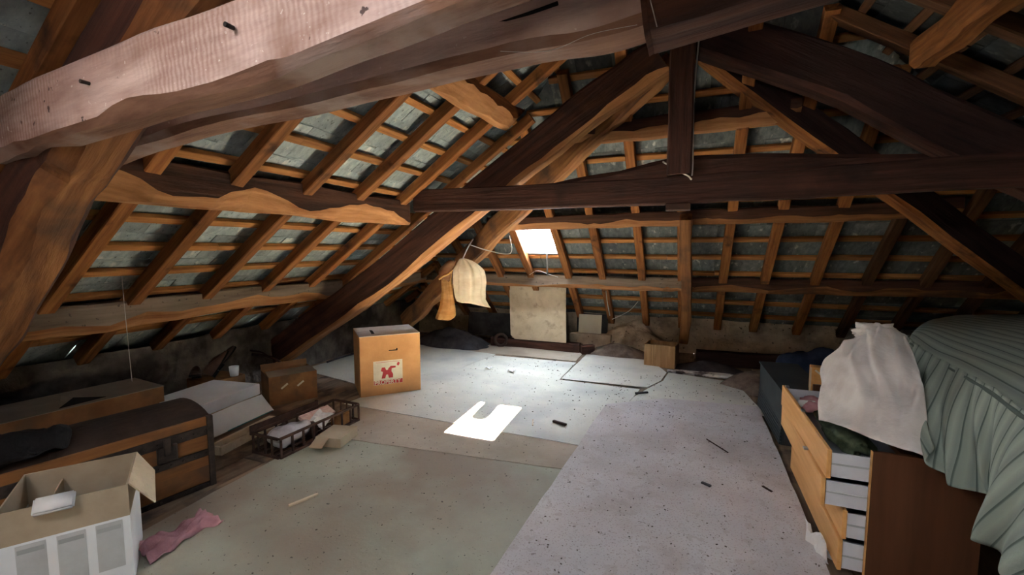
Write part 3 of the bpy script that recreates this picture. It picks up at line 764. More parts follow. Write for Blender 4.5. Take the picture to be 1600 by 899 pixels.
for (z0, z1) in ((0.325, 0.380), (0.195, 0.235), (0.0, 0.03)):
    bm = bmesh.new(); bx(bm, -0.006, LT + 0.006, -0.014, -0.004, z0, z1); bx(bm, LT, LT + 0.008, -0.014, DT, z0, z1)
    for i in range(17):
        c = Matrix.Translation((0.03 + i * 0.06, -0.016, (z0 + z1) / 2))
        bmesh.ops.create_icosphere(bm, subdivisions=1, radius=0.006, matrix=c)
    mesh_obj('iron_band', bm, 'iron', t)
for xx in (0.0, LT - 0.022):
    bm = bmesh.new(); bx(bm, xx - 0.003, xx + 0.028, -0.018, -0.004, 0, 0.435); bx(bm, xx - 0.003, xx + 0.028, -0.012, 0.03, 0.425, 0.437)
    mesh_obj('corner_strip', bm, 'iron', t)
bm = bmesh.new(); bx(bm, 0.745, 0.845, -0.024, -0.005, 0.235, 0.335)
bmesh.ops.bevel(bm, geom=bm.edges[:], offset=0.006, segments=1, affect='EDGES')
lk = mesh_obj('lock_plate', bm, 'iron', t)
box('hasp', 0.775, 0.81, -0.036, -0.022, 0.28, 0.385, 'iron', lk, bev=0.004)

# ---------------------------------------------------------------- long flat carton behind the trunk
t = thing('long_carton', 'long dusty flat carton behind the trunk with a triangular tear in its top', 'box', (-3.88, 1.21, 0.0), R(84))
bm = bmesh.new(); bx(bm, 0, 0.95, 0, 0.46, 0, 0.385)
mesh_obj('body', bm, 'card_dark', t)
bm = bmesh.new(); prism(bm, [(0, -0.004), (0.952, -0.004), (0.952, 0.46), (0, 0.46)], 0.386, 0.39)
mesh_obj('top_panel', bm, 'card_dusty', t)
bm = bmesh.new(); prism(bm, [(0.36, 0.03), (0.62, 0.06), (0.50, 0.24)], 0.3905, 0.3925); mesh_obj('torn_hole', bm, 'black', t)
bm = bmesh.new()
vs = [bm.verts.new(v) for v in ((0.36, 0.03, 0.392), (0.50, 0.24, 0.392), (0.42, 0.18, 0.44))]; bm.faces.new(vs)
mesh_obj('torn_flap', bm, 'card_dusty', t)

# dark fur-like bundle draped on the trunk end
bm = bmesh.new(); bmesh.ops.create_icosphere(bm, subdivisions=4, radius=1.0)
for v in bm.verts:
    v.co = Vector((v.co.x * 0.17, v.co.y * 0.20, max(v.co.z, -0.2) * 0.08)); v.co = bump_pt(v.co, 0.045, 11)
o = mesh_obj('dark_bundle', bm, 'fur', smooth=True, loc=(-2.98, 1.05, 0.49)); tag(o, 'black crumpled cloth bundle lying on the trunk lid', 'cloth')

# ---------------------------------------------------------------- white carton
t = thing('white_carton', 'white carton with overhanging lid and a hanging front flap, between trunk and brown carton', 'box', (-3.42, 2.17, 0.0), R(98))
LW, DW = 0.60, 0.50
box('body', 0.01, LW - 0.01, 0.01, DW - 0.02, 0.0, 0.17, 'card_grey', t)
box('lid', 0, LW, 0, DW, 0.17, 0.265, 'white_card', t, bev=0.004)
bm = bmesh.new(); rows = []
for i in range(7):
    a = i / 6
    rows.append([Vector((-0.02 * a + (LW + 0.06 * a) * q / 6, -0.005 - 0.085 * a - 0.008 * math.sin(q * 1.3), 0.168 - 0.150 * a)) for q in range(7)])
grid(bm, rows); o = mesh_obj('front_flap', bm, 'white_card', t); md = o.modifiers.new('thick', 'SOLIDIFY'); md.thickness = 0.004
bm = bmesh.new(); bx(bm, 0.16, LW + 0.03, -0.098, -0.092, 0.016, 0.022); mesh_obj('teal_edge', bm, 'teal', o)

t = thing('low_crate', 'low pale wooden box lying under the white carton flap', 'box', (-3.02, 2.06, 0.0), R(100))
box('front_board', 0, 0.60, 0, 0.02, 0, 0.06, 'board', t, bev=0.002); box('back_board', 0, 0.60, 0.10, 0.12, 0, 0.06, 'board', t, bev=0.002)
box('end_board', 0, 0.02, 0.021, 0.099, 0, 0.06, 'board', t); box('end_board', 0.58, 0.60, 0.021, 0.099, 0, 0.06, 'board', t)

# small carton with shoes
t = thing('small_carton', 'small brown carton against the eave, carrying the old shoes', 'box', (-4.26, 2.62, 0.0), R(0))
box('body', 0, 0.32, 0, 0.34, 0, 0.255, 'card_dark', t, bev=0.004)
box('top_flap', 0.0, 0.32, 0.0, 0.168, 0.256, 0.260, 'card_dark', t)
def shoe(label, loc, rz, m='leather'):
    t = thing('old_shoe', label, 'shoe', loc, rz, 'old shoes on the small carton')
    bm = bmesh.new(); rows = []
    n = 14
    for i in range(n + 1):
        a = i / n; x = 0.24 * a
        w = 0.036 * (0.75 + 0.5 * math.sin(math.pi * min(1, a * 0.9 + 0.12))) * (1 - max(0, a - 0.88) * 5)
        h = 0.085 - 0.05 * min(1, max(0, (a - 0.25) / 0.45)) - 0.015 * max(0, a - 0.8) * 5
        rows.append([Vector((x, w * math.cos(q) , 0.012 + h * max(0, math.sin(q)) )) for q in [math.pi * k / 8 for k in range(9)]])
    vs = grid(bm, rows); bm.faces.new(vs[0]); bm.faces.new(list(reversed(vs[-1])))
    mesh_obj('upper', bm, m, t, True)
    bm = bmesh.new(); pr = []
    for i in range(20):
        a = 2 * math.pi * i / 20; pr.append((0.12 + 0.128 * math.cos(a), 0.042 * math.sin(a) * (1 + 0.15 * math.cos(a))))
    prism(bm, pr, 0, 0.014); mesh_obj('sole', bm, 'black', t)
    box('heel', -0.004, 0.06, -0.033, 0.033, -0.018, 0.0, 'black', t)
    return t
for i, (lb, lc, rz, tilt) in enumerate((('dark old shoe standing tilted beside the white cup on the small carton', (-4.10, 2.80, 0.33), R(75), -0.8),
                                        ('middle one of the old shoes, sole turned up', (-4.00, 2.69, 0.30), R(60), -1.0),
                                        ('old shoe hanging over the near edge of the small carton', (-4.17, 2.66, 0.285), R(-40), -0.25))):
    s = shoe(lb, lc, rz); s.rotation_euler = (0, tilt, rz)
bm = bmesh.new(); rows = []
for (r_, z_) in ((0.0, 0.0), (0.034, 0.0), (0.04, 0.05), (0.042, 0.09), (0.039, 0.09), (0.036, 0.01), (0.0, 0.008)):
    rows.append([Vector((r_ * math.cos(2 * math.pi * k / 16), r_ * math.sin(2 * math.pi * k / 16), z_)) for k in range(16)])
grid(bm, rows, close=True)
o = mesh_obj('white_cup', bm, 'white_card', smooth=True, loc=(-3.955, 2.86, 0.262)); tag(o, 'small white cup on the small carton at the eave', 'cup')

# brown carton with tape
loc, rz, L_ = frame_pts((-3.56, 2.90), (-3.36, 3.27))
t = thing('brown_carton', 'half-open brown carton with two strips of tape, between white carton and slanting truss leg', 'box', (loc[0], loc[1], 0), rz)
def open_carton(t, w, d, h, m, th=0.005):
    bm = bmesh.new()
    bx(bm, 0, w, 0, th, 0, h); bx(bm, 0, w, d - th, d, 0, h); bx(bm, 0, th, th, d - th, 0, h); bx(bm, w - th, w, th, d - th, 0, h); bx(bm, th, w - th, th, d - th, 0, th)
    return mesh_obj('body', bm, m, t)
open_carton(t, L_, 0.34, 0.27, 'card_dark')
bm = bmesh.new(); bx(bm, 0, L_, 0, 0.005, 0, 0.055, mtx=Matrix.Translation((0, 0.335, 0.27)) @ Matrix.Rotation(R(-18), 4, 'X')); mesh_obj('back_flap', bm, 'card_dark', t)
bm = bmesh.new(); bx(bm, 0.005, L_ - 0.005, 0, 0.16, 0, 0.004, mtx=Matrix.Translation((0, 0.01, 0.262)) @ Matrix.Rotation(R(9), 4, 'X')); mesh_obj('front_flap', bm, 'card_dusty', t)
for xx in (0.13, 0.27):
    bm = bmesh.new(); bx(bm, -0.035, 0.035, -0.003, -0.0005, -0.008, 0.008, mtx=Matrix.Translation((xx, 0, 0.17)) @ Matrix.Rotation(R(-35), 4, 'Y')); mesh_obj('tape', bm, 'sticker', t)

# near open carton
loc, rz, L_ = frame_pts((-2.392, 0.785), (-2.203, 1.079))
t = thing('open_carton', 'large open carton in the near corner, brown above and white printed below', 'box', (-2.405, 0.765, 0.0), rz)
WC, DC, HC = 0.385, 0.38, 0.45
bm = bmesh.new(); th = 0.006
bx(bm, 0, WC, 0, th, 0.0, 0.315, 1); bx(bm, 0, WC, 0, th, 0.315, HC, 0)
bx(bm, 0, th, th, DC, 0, 0.315, 1); bx(bm, 0, th, th, DC, 0.315, HC, 0)
bx(bm, WC - th, WC, th, DC, 0, 0.315, 1); bx(bm, WC - th, WC, th, DC, 0.315, HC, 0)
bx(bm, th, WC - th, DC - th, DC, 0, HC, 0); bx(bm, th, WC - th, th, DC - th, 0, th, 0)
mesh_obj('body', bm, ['card_grey', 'white_card'], t)
box('divider', 0.12, 0.124, 0.01, DC - 0.01, 0.006, 0.40, 'card_grey', t)
box('divider', 0.126, WC - 0.01, 0.19, 0.194, 0.006, 0.36, 'card_grey', t)
bm = bmesh.new()
vs = [bm.verts.new(v) for v in ((WC + .002, 0.02, HC), (WC + .002, DC, HC), (WC + 0.070, DC - 0.06, HC - 0.09), (WC + 0.085, 0.05, HC - 0.13))]; bm.faces.new(vs)
o = mesh_obj('side_flap', bm, 'board', t); md = o.modifiers.new('thick', 'SOLIDIFY'); md.thickness = 0.005
for i in range(3):
    x0 = 0.045 + i * 0.115
    box('printed_panel', x0, x0 + 0.085, -0.0012, 0, 0.10, 0.305, 'print_pale', t)
    box('printed_bar', x0 + 0.004, x0 + 0.080, -0.0020, -0.0013, 0.270, 0.288, 'print_grey', t)
bm = bmesh.new(); bx(bm, -0.06, 0.06, -0.035, 0.035, -0.01, 0.014)
bmesh.ops.bevel(bm, geom=bm.edges[:], offset=0.006, segments=2, affect='EDGES')
pk = mesh_obj('white_packet', bm, 'white', loc=(-2.332, 0.965, 0.405), rotz=R(60), smooth=True)
tag(pk, 'small white plastic packet lying in the open near carton by its rim', 'packet')
pk.location = (-2.305, 0.897, 0.448); pk.rotation_euler = (R(38), R(0), rz)

# pink cloth
bm = bmesh.new(); rows = []
A_, B2 = Vector((-2.36, 1.19, 0.008)), Vector((-2.34, 1.52, 0.008))
for i in range(31):
    a = i / 30; r = []
    for j in range(15):
        b = j / 14 - 0.5
        w = 0.20 * (1 - 0.60 * min(1, a * 1.2)) * (1 + 1.3 * max(0, a - 0.8) * 5)
        p = A_.lerp(B2, a) + Vector((b * w * 1.2, -b * w * 0.1, 0))
        p.z = 0.012 + 0.045 * (1 - (2 * b) ** 2) * (0.7 + 0.3 * math.sin(a * 9)) + 0.014 * math.sin(b * 26 + a * 7) + 0.03 * noise.noise(p * 16)
        p.z = max(p.z, 0.010)
        r.append(p)
    rows.append(r)
grid(bm, rows); o = mesh_obj('pink_cloth', bm, 'pink', smooth=True); o.modifiers.new('thick', 'SOLIDIFY').thickness = 0.004
tag(o, 'crumpled dusty pink cloth on the floor beside the open near carton', 'cloth')

# ---------------------------------------------------------------- slatted crate
t = thing('slatted_crate', 'dark slatted wooden bottle crate holding plastic and papers', 'crate', (-2.58, 2.16, 0.009), R(88))
LC, WC2, HC2 = 0.76, 0.27, 0.15     # local x along, local y to the far side
for z0 in (0.0, HC2 - 0.018):
    for (nm, a) in (('rail', (0, LC, -0.012, 0.004)), ('rail', (0, LC, WC2 - 0.004, WC2 + 0.012)), ('rail', (-0.012, 0.004, 0.004, WC2 - 0.004)), ('rail', (LC - 0.004, LC + 0.012, 0.004, WC2 - 0.004))):
        box(nm, a[0], a[1], a[2], a[3], z0, z0 + 0.018, 'crate', t, bev=0.002)
for i in range(9):
    xx = 0.004 + i * (LC - 0.016) / 8
    for yy in (-0.010, WC2):
        box('slat', xx, xx + 0.012, yy, yy + 0.012, 0.018, HC2 - 0.018, 'crate', t)
for i in range(1, 4):
    yy = i * WC2 / 4
    for xx in (-0.010, LC): box('slat', xx, xx + 0.010, yy - 0.006, yy + 0.006, 0.018, HC2 - 0.018, 'crate', t)
for i in range(4):
    box('bottom_slat', 0.004, LC - 0.004, 0.012 + i * 0.064, 0.055 + i * 0.064, 0.002, 0.010, 'crate', t)
bm = bmesh.new(); bx(bm, 0.0, 0.60, WC2 + 0.013, WC2 + 0.028, HC2 - 0.03, HC2 + 0.035); bx(bm, 0.58, 0.60, WC2 + 0.013, WC2 + 0.03, HC2 - 0.06, HC2 + 0.04); mesh_obj('raised_rail', bm, 'crate', t)
bm = bmesh.new(); bmesh.ops.create_icosphere(bm, subdivisions=4, radius=1.0)
for v in bm.verts:
    v.co = Vector((v.co.x * 0.11, v.co.y * 0.175, v.co.z * 0.065)); v.co = bump_pt(v.co, 0.035, 13)
o = mesh_obj('plastic_bag', bm, 'plastic', smooth=True, loc=(-2.72, 2.37, 0.095)); tag(o, 'crumpled cloudy plastic bag filling the near end of the crate', 'bag')
o = box('paper_packet', -0.05, 0.05, -0.15, 0.13, 0, 0.03, 'pink_print', bev=0.003); o.location = (-2.76, 2.68, 0.105); o.rotation_euler = (0, R(25), R(-4)); tag(o, 'pink and cream printed packet leaning inside the crate', 'packet')
bm = bmesh.new(); rows = [[Vector((0.05 * (i - 2) * 0.6, 0.04 * (j - 2), 0.02 * math.sin(i * 1.3 + j * 0.8))) for j in range(5)] for i in range(5)]
grid(bm, rows); o = mesh_obj('paper_scrap', bm, 'white', loc=(-2.66, 2.62, 0.125)); o.rotation_euler = (0.3, 0.5, 0.4); o.modifiers.new('thick', 'SOLIDIFY').thickness = 0.002
tag(o, 'small white crumpled paper scrap in the middle of the crate', 'paper')
o = box('tin_box', -0.04, 0.04, -0.045, 0.045, 0, 0.09, 'leather', bev=0.004); o.location = (-2.68, 2.52, 0.025); o.rotation_euler = (0, 0, 0.3); tag(o, 'dark little box beside the plastic bag in the crate', 'box')
o = box('brick_packet', -0.05, 0.05, -0.07, 0.07, 0, 0.085, 'card_dark', bev=0.003); o.location = (-2.63, 2.80, 0.022); o.rotation_euler = (0, 0, 0.1); tag(o, 'rust-coloured packet in the far end of the crate', 'packet')

loc, rz, L_ = frame_pts((-2.49, 2.44), (-2.31, 2.47))
t = thing('low_carton', 'low pale cardboard box on the floor touching the long side of the crate', 'box', (-2.505, 2.40, 0.014), R(12))
bm = bmesh.new(); bx(bm, 0, 0.20, 0, 0.24, 0, 0.068); mesh_obj('body', bm, 'card_grey', t)
bm = bmesh.new(); bx(bm, 0, 0.10, -0.10, 0, 0, 0.003, mtx=Matrix.Translation((0.01, 0, 0.068)) @ Matrix.Rotation(R(22), 4, 'X')); mesh_obj('flap', bm, 'card_grey', t)

# ---------------------------------------------------------------- hanging sacks
def sack(name, label, top, pts, radii, m, folds, amp, flat=0.55, ang=0.0, seed=0, tie=None, corner=None):
    """pts = centre line from the tie downwards, radii per point"""
    t = thing(name, label, 'sack', top)
    T0 = Vector(top); bm = bmesh.new(); rows = []
    n, sg = 30, 56
    s = Vector((math.cos(ang), math.sin(ang), 0)); d = Vector((-math.sin(ang), math.cos(ang), 0))
    for i in range(n + 1):
        a = i / n; c = spline(pts, a) - T0
        k_ = a * (len(radii) - 1); q = min(int(k_), len(radii) - 2); r = radii[q] + (radii[q + 1] - radii[q]) * (k_ - q)
        row = []
        for j in range(sg):
            th = 2 * math.pi * j / sg
            fo = 1 + amp * math.sin(th * folds + seed + 1.5 * a) * (1 - a) ** 0.45 + 0.10 * noise.noise(Vector((math.cos(th) * 1.5, math.sin(th) * 1.5, a * 4 + seed)))
            x_ = r * math.cos(th) * fo; y_ = r * flat * math.sin(th) * fo
            p = c + s * x_ + d * y_
            if corner and a > 0.8: # bottom corner pulled out
                w = (a - 0.8) / 0.2
                p += Vector(corner) * w * max(0, math.cos(th)) ** 2
            row.append(p)
        rows.append(row)
    vs = grid(bm, rows, close=True)
    bm.faces.new(vs[0]); bm.faces.new(list(reversed(vs[-1])))
    o = mesh_obj('cloth', bm, m, t, True)
    return t
yS = 4.35
aS = R(21.8)
t = sack('hanging_sack', 'cream cloth sack with gathered neck, the wider of the two hanging sacks', (-2.320, yS, 1.345),
         [(-2.320, yS, 1.345), (-2.285, yS, 1.31), (-2.250, yS, 1.22), (-2.240, yS, 1.08), (-2.240, yS, 0.97), (-2.230, yS, 0.885), (-2.225, yS, 0.865)],
         [0.02, 0.08, 0.145, 0.165, 0.155, 0.145, 0.11], 'sack_cream', 9, 0.20, 0.6, aS, 1.0, corner=(0.10, 0.04, -0.06))
tube('tie', [(0.02 * math.cos(k * 1.05), 0.02 * math.sin(k * 1.05), -0.012 + 0.002 * k) for k in range(7)], 0.006, 'cable', t)
t = sack('hanging_sack', 'long tan sack tied with dark cloth, the narrow one hanging in front', (-2.385, yS - 0.12, 1.325),
         [(-2.385, yS - .12, 1.325), (-2.430, yS - .12, 1.24), (-2.455, yS - .12, 1.12), (-2.445, yS - .12, 1.00), (-2.445, yS - .12, 0.85), (-2.465, yS - .12, 0.735), (-2.485, yS - .12, 0.69), (-2.485, yS - .12, 0.68)],
         [0.02, 0.045, 0.05, 0.055, 0.075, 0.10, 0.095, 0.07], 'sack_tan', 7, 0.18, 0.6, aS, 4.0, corner=(-0.05, 0, -0.02))
bm = bmesh.new(); rows = []
for i in range(16):
    a = i / 15; c = spline([(-0.0, 0, 0.0), (-0.055, -0.01, -0.07), (-0.075, -0.015, -0.16), (-0.06, -0.01, -0.22)], a)
    r = 0.03 + 0.045 * math.sin(math.pi * min(1, a * 1.1)) ** 0.8
    rows.append([c + Vector((r * math.cos(q) * (1 + 0.15 * math.sin(5 * q + a * 7)), r * 0.75 * math.sin(q), 0.01 * math.sin(3 * q))) for q in [2 * math.pi * k / 20 for k in range(20)]])
grid(bm, rows, close=True); o = mesh_obj('dark_wrap', bm, 'sack_brown', t, True); o['label'] = 'dark brown wrapping around the sack neck'
tube('tie', [(-0.13, -0.05, -0.20), (-0.07, -0.085, -0.17), (-0.01, -0.06, -0.14), (0.02, -0.03, -0.10)], 0.010, 'sack_tan', t)
o = tube('hanging_rope', [(-2.320, yS, 1.34), (-2.29, 4.40, 1.45), (-2.25, 4.47, 1.56)], 0.007, 'cable'); tag(o, 'short pale rope from which the two sacks hang', 'rope')
o = tube('hanging_rope', [(-2.28, 4.42, 1.50), (-2.10, 4.55, 1.43), (-1.90, 4.70, 1.40), (-1.95, 4.80, 1.60)], 0.005, 'cable'); tag(o, 'loose pale cord sagging beside the sack rope', 'rope')

# ---------------------------------------------------------------- things at the far wall
def lean_board(name, label, x0, x1, z1, y_bot, y_top, th, m, cham=0.0, z0=0.0):
    bm = bmesh.new()
    poly = [(x0 + cham, 0), (x1 - 0.0, 0), (x1, z1), (x0, z1), (x0, cham)] if cham else [(x0, 0), (x1, 0), (x1, z1), (x0, z1)]
    a_ = [bm.verts.new((p[0], 0, p[1])) for p in poly]; b_ = [bm.verts.new((p[0], th, p[1])) for p in poly]
    n = len(poly); bm.faces.new(a_); bm.faces.new(list(reversed(b_)))
    for i in range(n): bm.faces.new((a_[i], b_[i], b_[(i + 1) % n], a_[(i + 1) % n]))
    o = mesh_obj(name, bm, m, loc=(0, y_bot, z0)); o.rotation_euler = (-math.atan2(y_top - y_bot, z1), 0, 0)
    tag(o, label, 'board'); return o
lean_board('chipboard_panel', 'large beige water-stained chipboard panel leaning under the roof window', -2.44, -1.60, 0.80, 6.05, 6.05, 0.02, 'board', cham=0.06, z0=0.13)
bpy.data.objects['chipboard_panel'].rotation_euler = (R(4), 0, 0)
lean_board('cream_panel', 'small cream square panel standing right of the large beige one', -1.50, -1.17, 0.27, 6.36, 6.40, 0.015, 'board2', z0=0.235)
bpy.data.objects['cream_panel']['label'] = 'small cream square panel propped between the beige panel and the orange post'
o = lean_board('dark_board', 'dark grey panel behind the small cream square panel', -1.55, -1.10, 0.36, 6.45, 6.47, 0.02, 'soot', z0=0.0)
o.scale = (1, 1, 1.4)
t = thing('wall_ledge_block', 'grey masonry ledge supporting the small cream panel', 'block', (0, 0, 0))
box('stone', -1.62, -1.02, 6.33, 6.44, 0.0, 0.232, 'plaster', t, bev=0.01)
# low dark timber along the wall base
for (lb, p0, p1, w, h, m) in (('reddish timber offcut lying below the chipboard panel', (-2.75, 6.1, 0.0), (-1.42, 6.16, 0.0), 0.16, 0.125, 'oak'),
                              ('short squared timber end beside the dark rubble heap', (-1.38, 6.02, 0.0), (-1.22, 6.10, 0.0), 0.10, 0.12, 'oak'),
                              ('long sooty timber at the foot of the wall beyond the wooden box', (0.10, 6.05, 0.0), (2.7, 6.30, 0.0), 0.16, 0.17, 'darkoak')):
    o = timber('timber_offcut', [p0, p1], w, h, m, wob=0.02, seg=10, ch=0.01); tag(o, lb, 'timber')
def heap(name, label, cat, c, r, m, seed=0, amp=0.2, kind=None):
    bm = bmesh.new(); rows = []
    n, sg = 8, 28
    for i in range(n + 1):
        a = i / n
        row = []
        for j in range(sg):
            th = 2 * math.pi * j / sg
            rr = a * (1 + amp * noise.noise(Vector((math.cos(th) * 2, math.sin(th) * 2, seed))))
            z = r[2] * (1 - a ** 1.6) + 0.25 * r[2] * noise.noise(Vector((rr * math.cos(th) * 3, rr * math.sin(th) * 3, seed + 5))) * (1 - a)
            row.append(Vector((r[0] * rr * math.cos(th), r[1] * rr * math.sin(th), max(0, z))))
        rows.append(row)
    grid(bm, rows, close=True); o = mesh_obj(name, bm, m, loc=c, smooth=False); tag(o, label, cat, kind=kind); return o
heap('rubble_heap', 'dark heap of rubble and soot at the wall between cream panel and wooden box', 'rubble', (-0.90, 6.15, 0), (0.46, 0.22, 0.16), 'rubble', 3)
heap('rubble_heap', 'sandy fallen plaster heap against the far wall behind the wooden box', 'rubble', (-0.75, 6.48, 0), (0.62, 0.22, 0.42), 'plaster', 8)
heap('rubble_heap', 'dark earthy heap beside the grey ribbed case', 'rubble', (0.72, 5.25, 0), (0.40, 0.34, 0.17), 'rubble', 12)
heap('rubble_heap', 'black debris heap between the wooden box and the sooty timber', 'rubble', (0.22, 5.78, 0), (0.42, 0.20, 0.10), 'soot', 15)
bm = bmesh.new(); bx(bm, -0.40, 0.40, -0.015, 0.015, 0, 0.36)
o = mesh_obj('black_sheet', bm, 'soot', loc=(-2.85, 6.28, 0.10)); o.rotation_euler = (R(-8), 0, R(4)); tag(o, 'square black sheet propped on the floor beneath the hanging sacks', 'panel')
heap('black_heap', 'pile of black rags in the far corner behind the hanging sacks', 'rags', (-3.35, 5.9, 0), (0.65, 0.36, 0.26), 'soot', 21)
bm = bmesh.new(); rows = []
for i in range(25):
    A2 = 2 * math.pi * i / 24
    rows.append([Vector(((0.085 + 0.022 * math.cos(b)) * math.cos(A2), 0.022 * math.sin(b), 0.107 + (0.085 + 0.022 * math.cos(b)) * math.sin(A2))) for b in [2 * math.pi * k / 10 for k in range(10)]])
grid(bm, rows, close=True); bmesh.ops.remove_doubles(bm, verts=bm.verts[:], dist=1e-4)
o = mesh_obj('rubber_ring', bm, 'leather', smooth=True, loc=(-2.58, 6.0, 0.0)); o.rotation_euler = (R(-12), 0, R(15)); tag(o, 'small dark ring leaning beside the chipboard panel', 'ring')
o = timber('granite_strip', [(-0.22, 5.50, 0.0), (0.30, 5.45, 0.0), (0.60, 5.40, 0.0)], 0.10, 0.035, 'stone', wob=0.03, seg=16, ch=0.01); tag(o, 'rough speckled grey stone strip along the edge of the pale sheet', 'stone')

# small wooden box, open on top
loc, rz, L_ = frame_pts((-0.508, 5.684), (-0.147, 5.637))
t = thing('wooden_box', 'small open wooden box standing at the foot of the orange post', 'box', (loc[0], loc[1], 0.004), rz)
h = 0.275
for (nm, a) in (('board', (0, 0.085, 0, 0.014, 0, h)), ('board', (0.088, 0.115, 0.0, 0.014, 0, h)), ('board', (0.118, L_, 0, 0.014, 0, h)),
                ('board', (0, 0.014, 0.015, 0.28, 0, h)), ('board', (L_ - 0.014, L_, 0.015, 0.28, 0, h)), ('board', (0, L_, 0.281, 0.295, 0, h)), ('bottom', (0.015, L_ - 0.015, 0.015, 0.28, 0, 0.012))):
    box(nm, *a, 'boxwood', t, bev=0.0015)

# ---------------------------------------------------------------- ribbed grey case
t = thing('ribbed_case', 'dark grey ribbed case beside the chest of drawers', 'case', (0.645, 3.72, 0.0), R(2))
bm = bmesh.new()
LCs, Hc = 0.92, 0.40
bx(bm, 0.02, 0.30, 0, LCs, 0.0, Hc)
mesh_obj('body', bm, 'soot', t)
bm = bmesh.new()
for i in range(16):
    z0 = 0.004 + i * Hc / 16
    bx(bm, 0.0 + 0.03 * i / 16, 0.018 + 0.03 * i / 16, 0.0, LCs, z0, z0 + Hc / 16 - 0.005)
bx(bm, 0.012, 0.03, 0, LCs, 0, Hc)
mesh_obj('ribbed_side', bm, 'greycase', t)
bm = bmesh.new(); bx(bm, 0.0, 0.31, -0.005, LCs + 0.005, Hc, Hc + 0.012); mesh_obj('rim', bm, 'greycase', t)
bm = bmesh.new(); bmesh.ops.create_icosphere(bm, subdivisions=4, radius=1.0)
for v in bm.verts:
    v.co = Vector((v.co.x * 0.30, v.co.y * 0.24, max(-0.2, v.co.z) * 0.12)); v.co = bump_pt(v.co, 0.05, 8)
o = mesh_obj('navy_bundle', bm, 'bluecloth', smooth=True, loc=(1.12, 4.95, 0.30)); tag(o, 'dark navy bundle heaped behind the grey case', 'cloth'); o.scale = (1.1, 1, 1.6)
bm = bmesh.new(); prism(bm, [(0, 0), (0.5, 0), (0.5, 0.45), (0, 0.45)], 0, 0.22); o = mesh_obj('black_box', bm, 'soot', loc=(0.97 , 4.75, 0)); tag(o, 'low black box carrying the navy bundle', 'box')

# small orange wooden case standing on the ribbed case
t = thing('wooden_case', 'small orange wooden case with a diagonal strip, standing behind the linen', 'box', (0.835, 3.80, 0.413), R(-8))
box('body', 0, 0.22, 0, 0.09, 0, 0.175, 'front', t, bev=0.003)
box('edge_strip', -0.004, 0.008, -0.006, 0.0, 0, 0.175, 'board', t)
bm = bmesh.new(); bx(bm, -0.09, 0.09, -0.008, -0.001, -0.006, 0.006, mtx=Matrix.Translation((0.10, 0, 0.10)) @ Matrix.Rotation(R(38), 4, 'Y')); mesh_obj('diagonal_strip', bm, 'board2', t)
box('small_print', 0.035, 0.13, -0.002, 0, 0.045, 0.053, 'sticker', t)

# ---------------------------------------------------------------- chest of drawers (drawers pull towards -x)
X0, X1, Y0, Y1, HD = 0.735, 1.10, 2.25, 3.27, 0.60
t = thing('chest_of_drawers', 'brown veneered chest with drawers pulled out at different lengths', 'chest', (X0, Y0, 0.0))
dx, dy = X1 - X0, Y1 - Y0
sp = box('side_panel', 0, dx, 0, 0.018, 0, HD, 'veneer', t, bev=0.0015)
box('edge_band', -0.003, 0, 0, 0.018, 0, HD, 'front', sp)
box('side_panel', 0, dx, dy - 0.018, dy, 0, HD, 'veneer', t)
box('back_panel', dx - 0.008, dx, 0.019, dy - 0.019, 0.0, HD, 'veneer', t)
box('top_panel', 0.10, dx - 0.009, 0.019, dy - 0.019, HD - 0.018, HD, 'veneer', t)
specs = [(0.455, 0.575, 0.140, 0.01), (0.325, 0.445, 0.155, -0.01), (0.190, 0.312, 0.070, -0.01), (0.045, 0.178, 0.080, 0.0)]
for i, (z0, z1, ext, skew) in enumerate(specs):
    dr = thing('drawer', '', '', (0, 0, 0)); dr.parent = t
    for k_ in ('label', 'category'):
        if k_ in dr: del dr[k_]
    dr.rotation_euler = (0, 0, skew)
    y_a, y_b = 0.022, dy - 0.022
    fr = box('drawer_front', -ext - 0.018, -ext, y_a - 0.012, y_b + 0.012, z0 - 0.006, z1 + 0.004, 'front', dr, bev=0.003)
    bm = bmesh.new()
    bx(bm, -ext, 0.30 - ext * 0.4, y_a, y_a + 0.010, z0, z1 - 0.012)
    bx(bm, -ext, 0.30 - ext * 0.4, y_b - 0.010, y_b, z0, z1 - 0.012)
    bx(bm, 0.29 - ext * 0.4, 0.30 - ext * 0.4, y_a + 0.01, y_b - 0.01, z0, z1 - 0.012)
    bx(bm, -ext, 0.29 - ext * 0.4, y_a + 0.01, y_b - 0.01, z0, z0 + 0.006)
    mesh_obj('drawer_box', bm, 'drawer_white', dr)
    bm = bmesh.new(); bx(bm, -ext, 0.25 - ext * 0.4, y_a - 0.003, y_a, z0 + 0.055, z0 + 0.062); mesh_obj('runner', bm, 'print_grey', dr)
# metal clips on the front edges
for (yy, zz, ex) in ((0.95, 0.581, 0.142), (0.50, 0.581, 0.146), (0.30, 0.451, 0.168)):
    box('metal_clip', -ex - 0.014, -ex + 0.004, yy, yy + 0.03, zz - 0.002, zz + 0.006, 'steel', t)
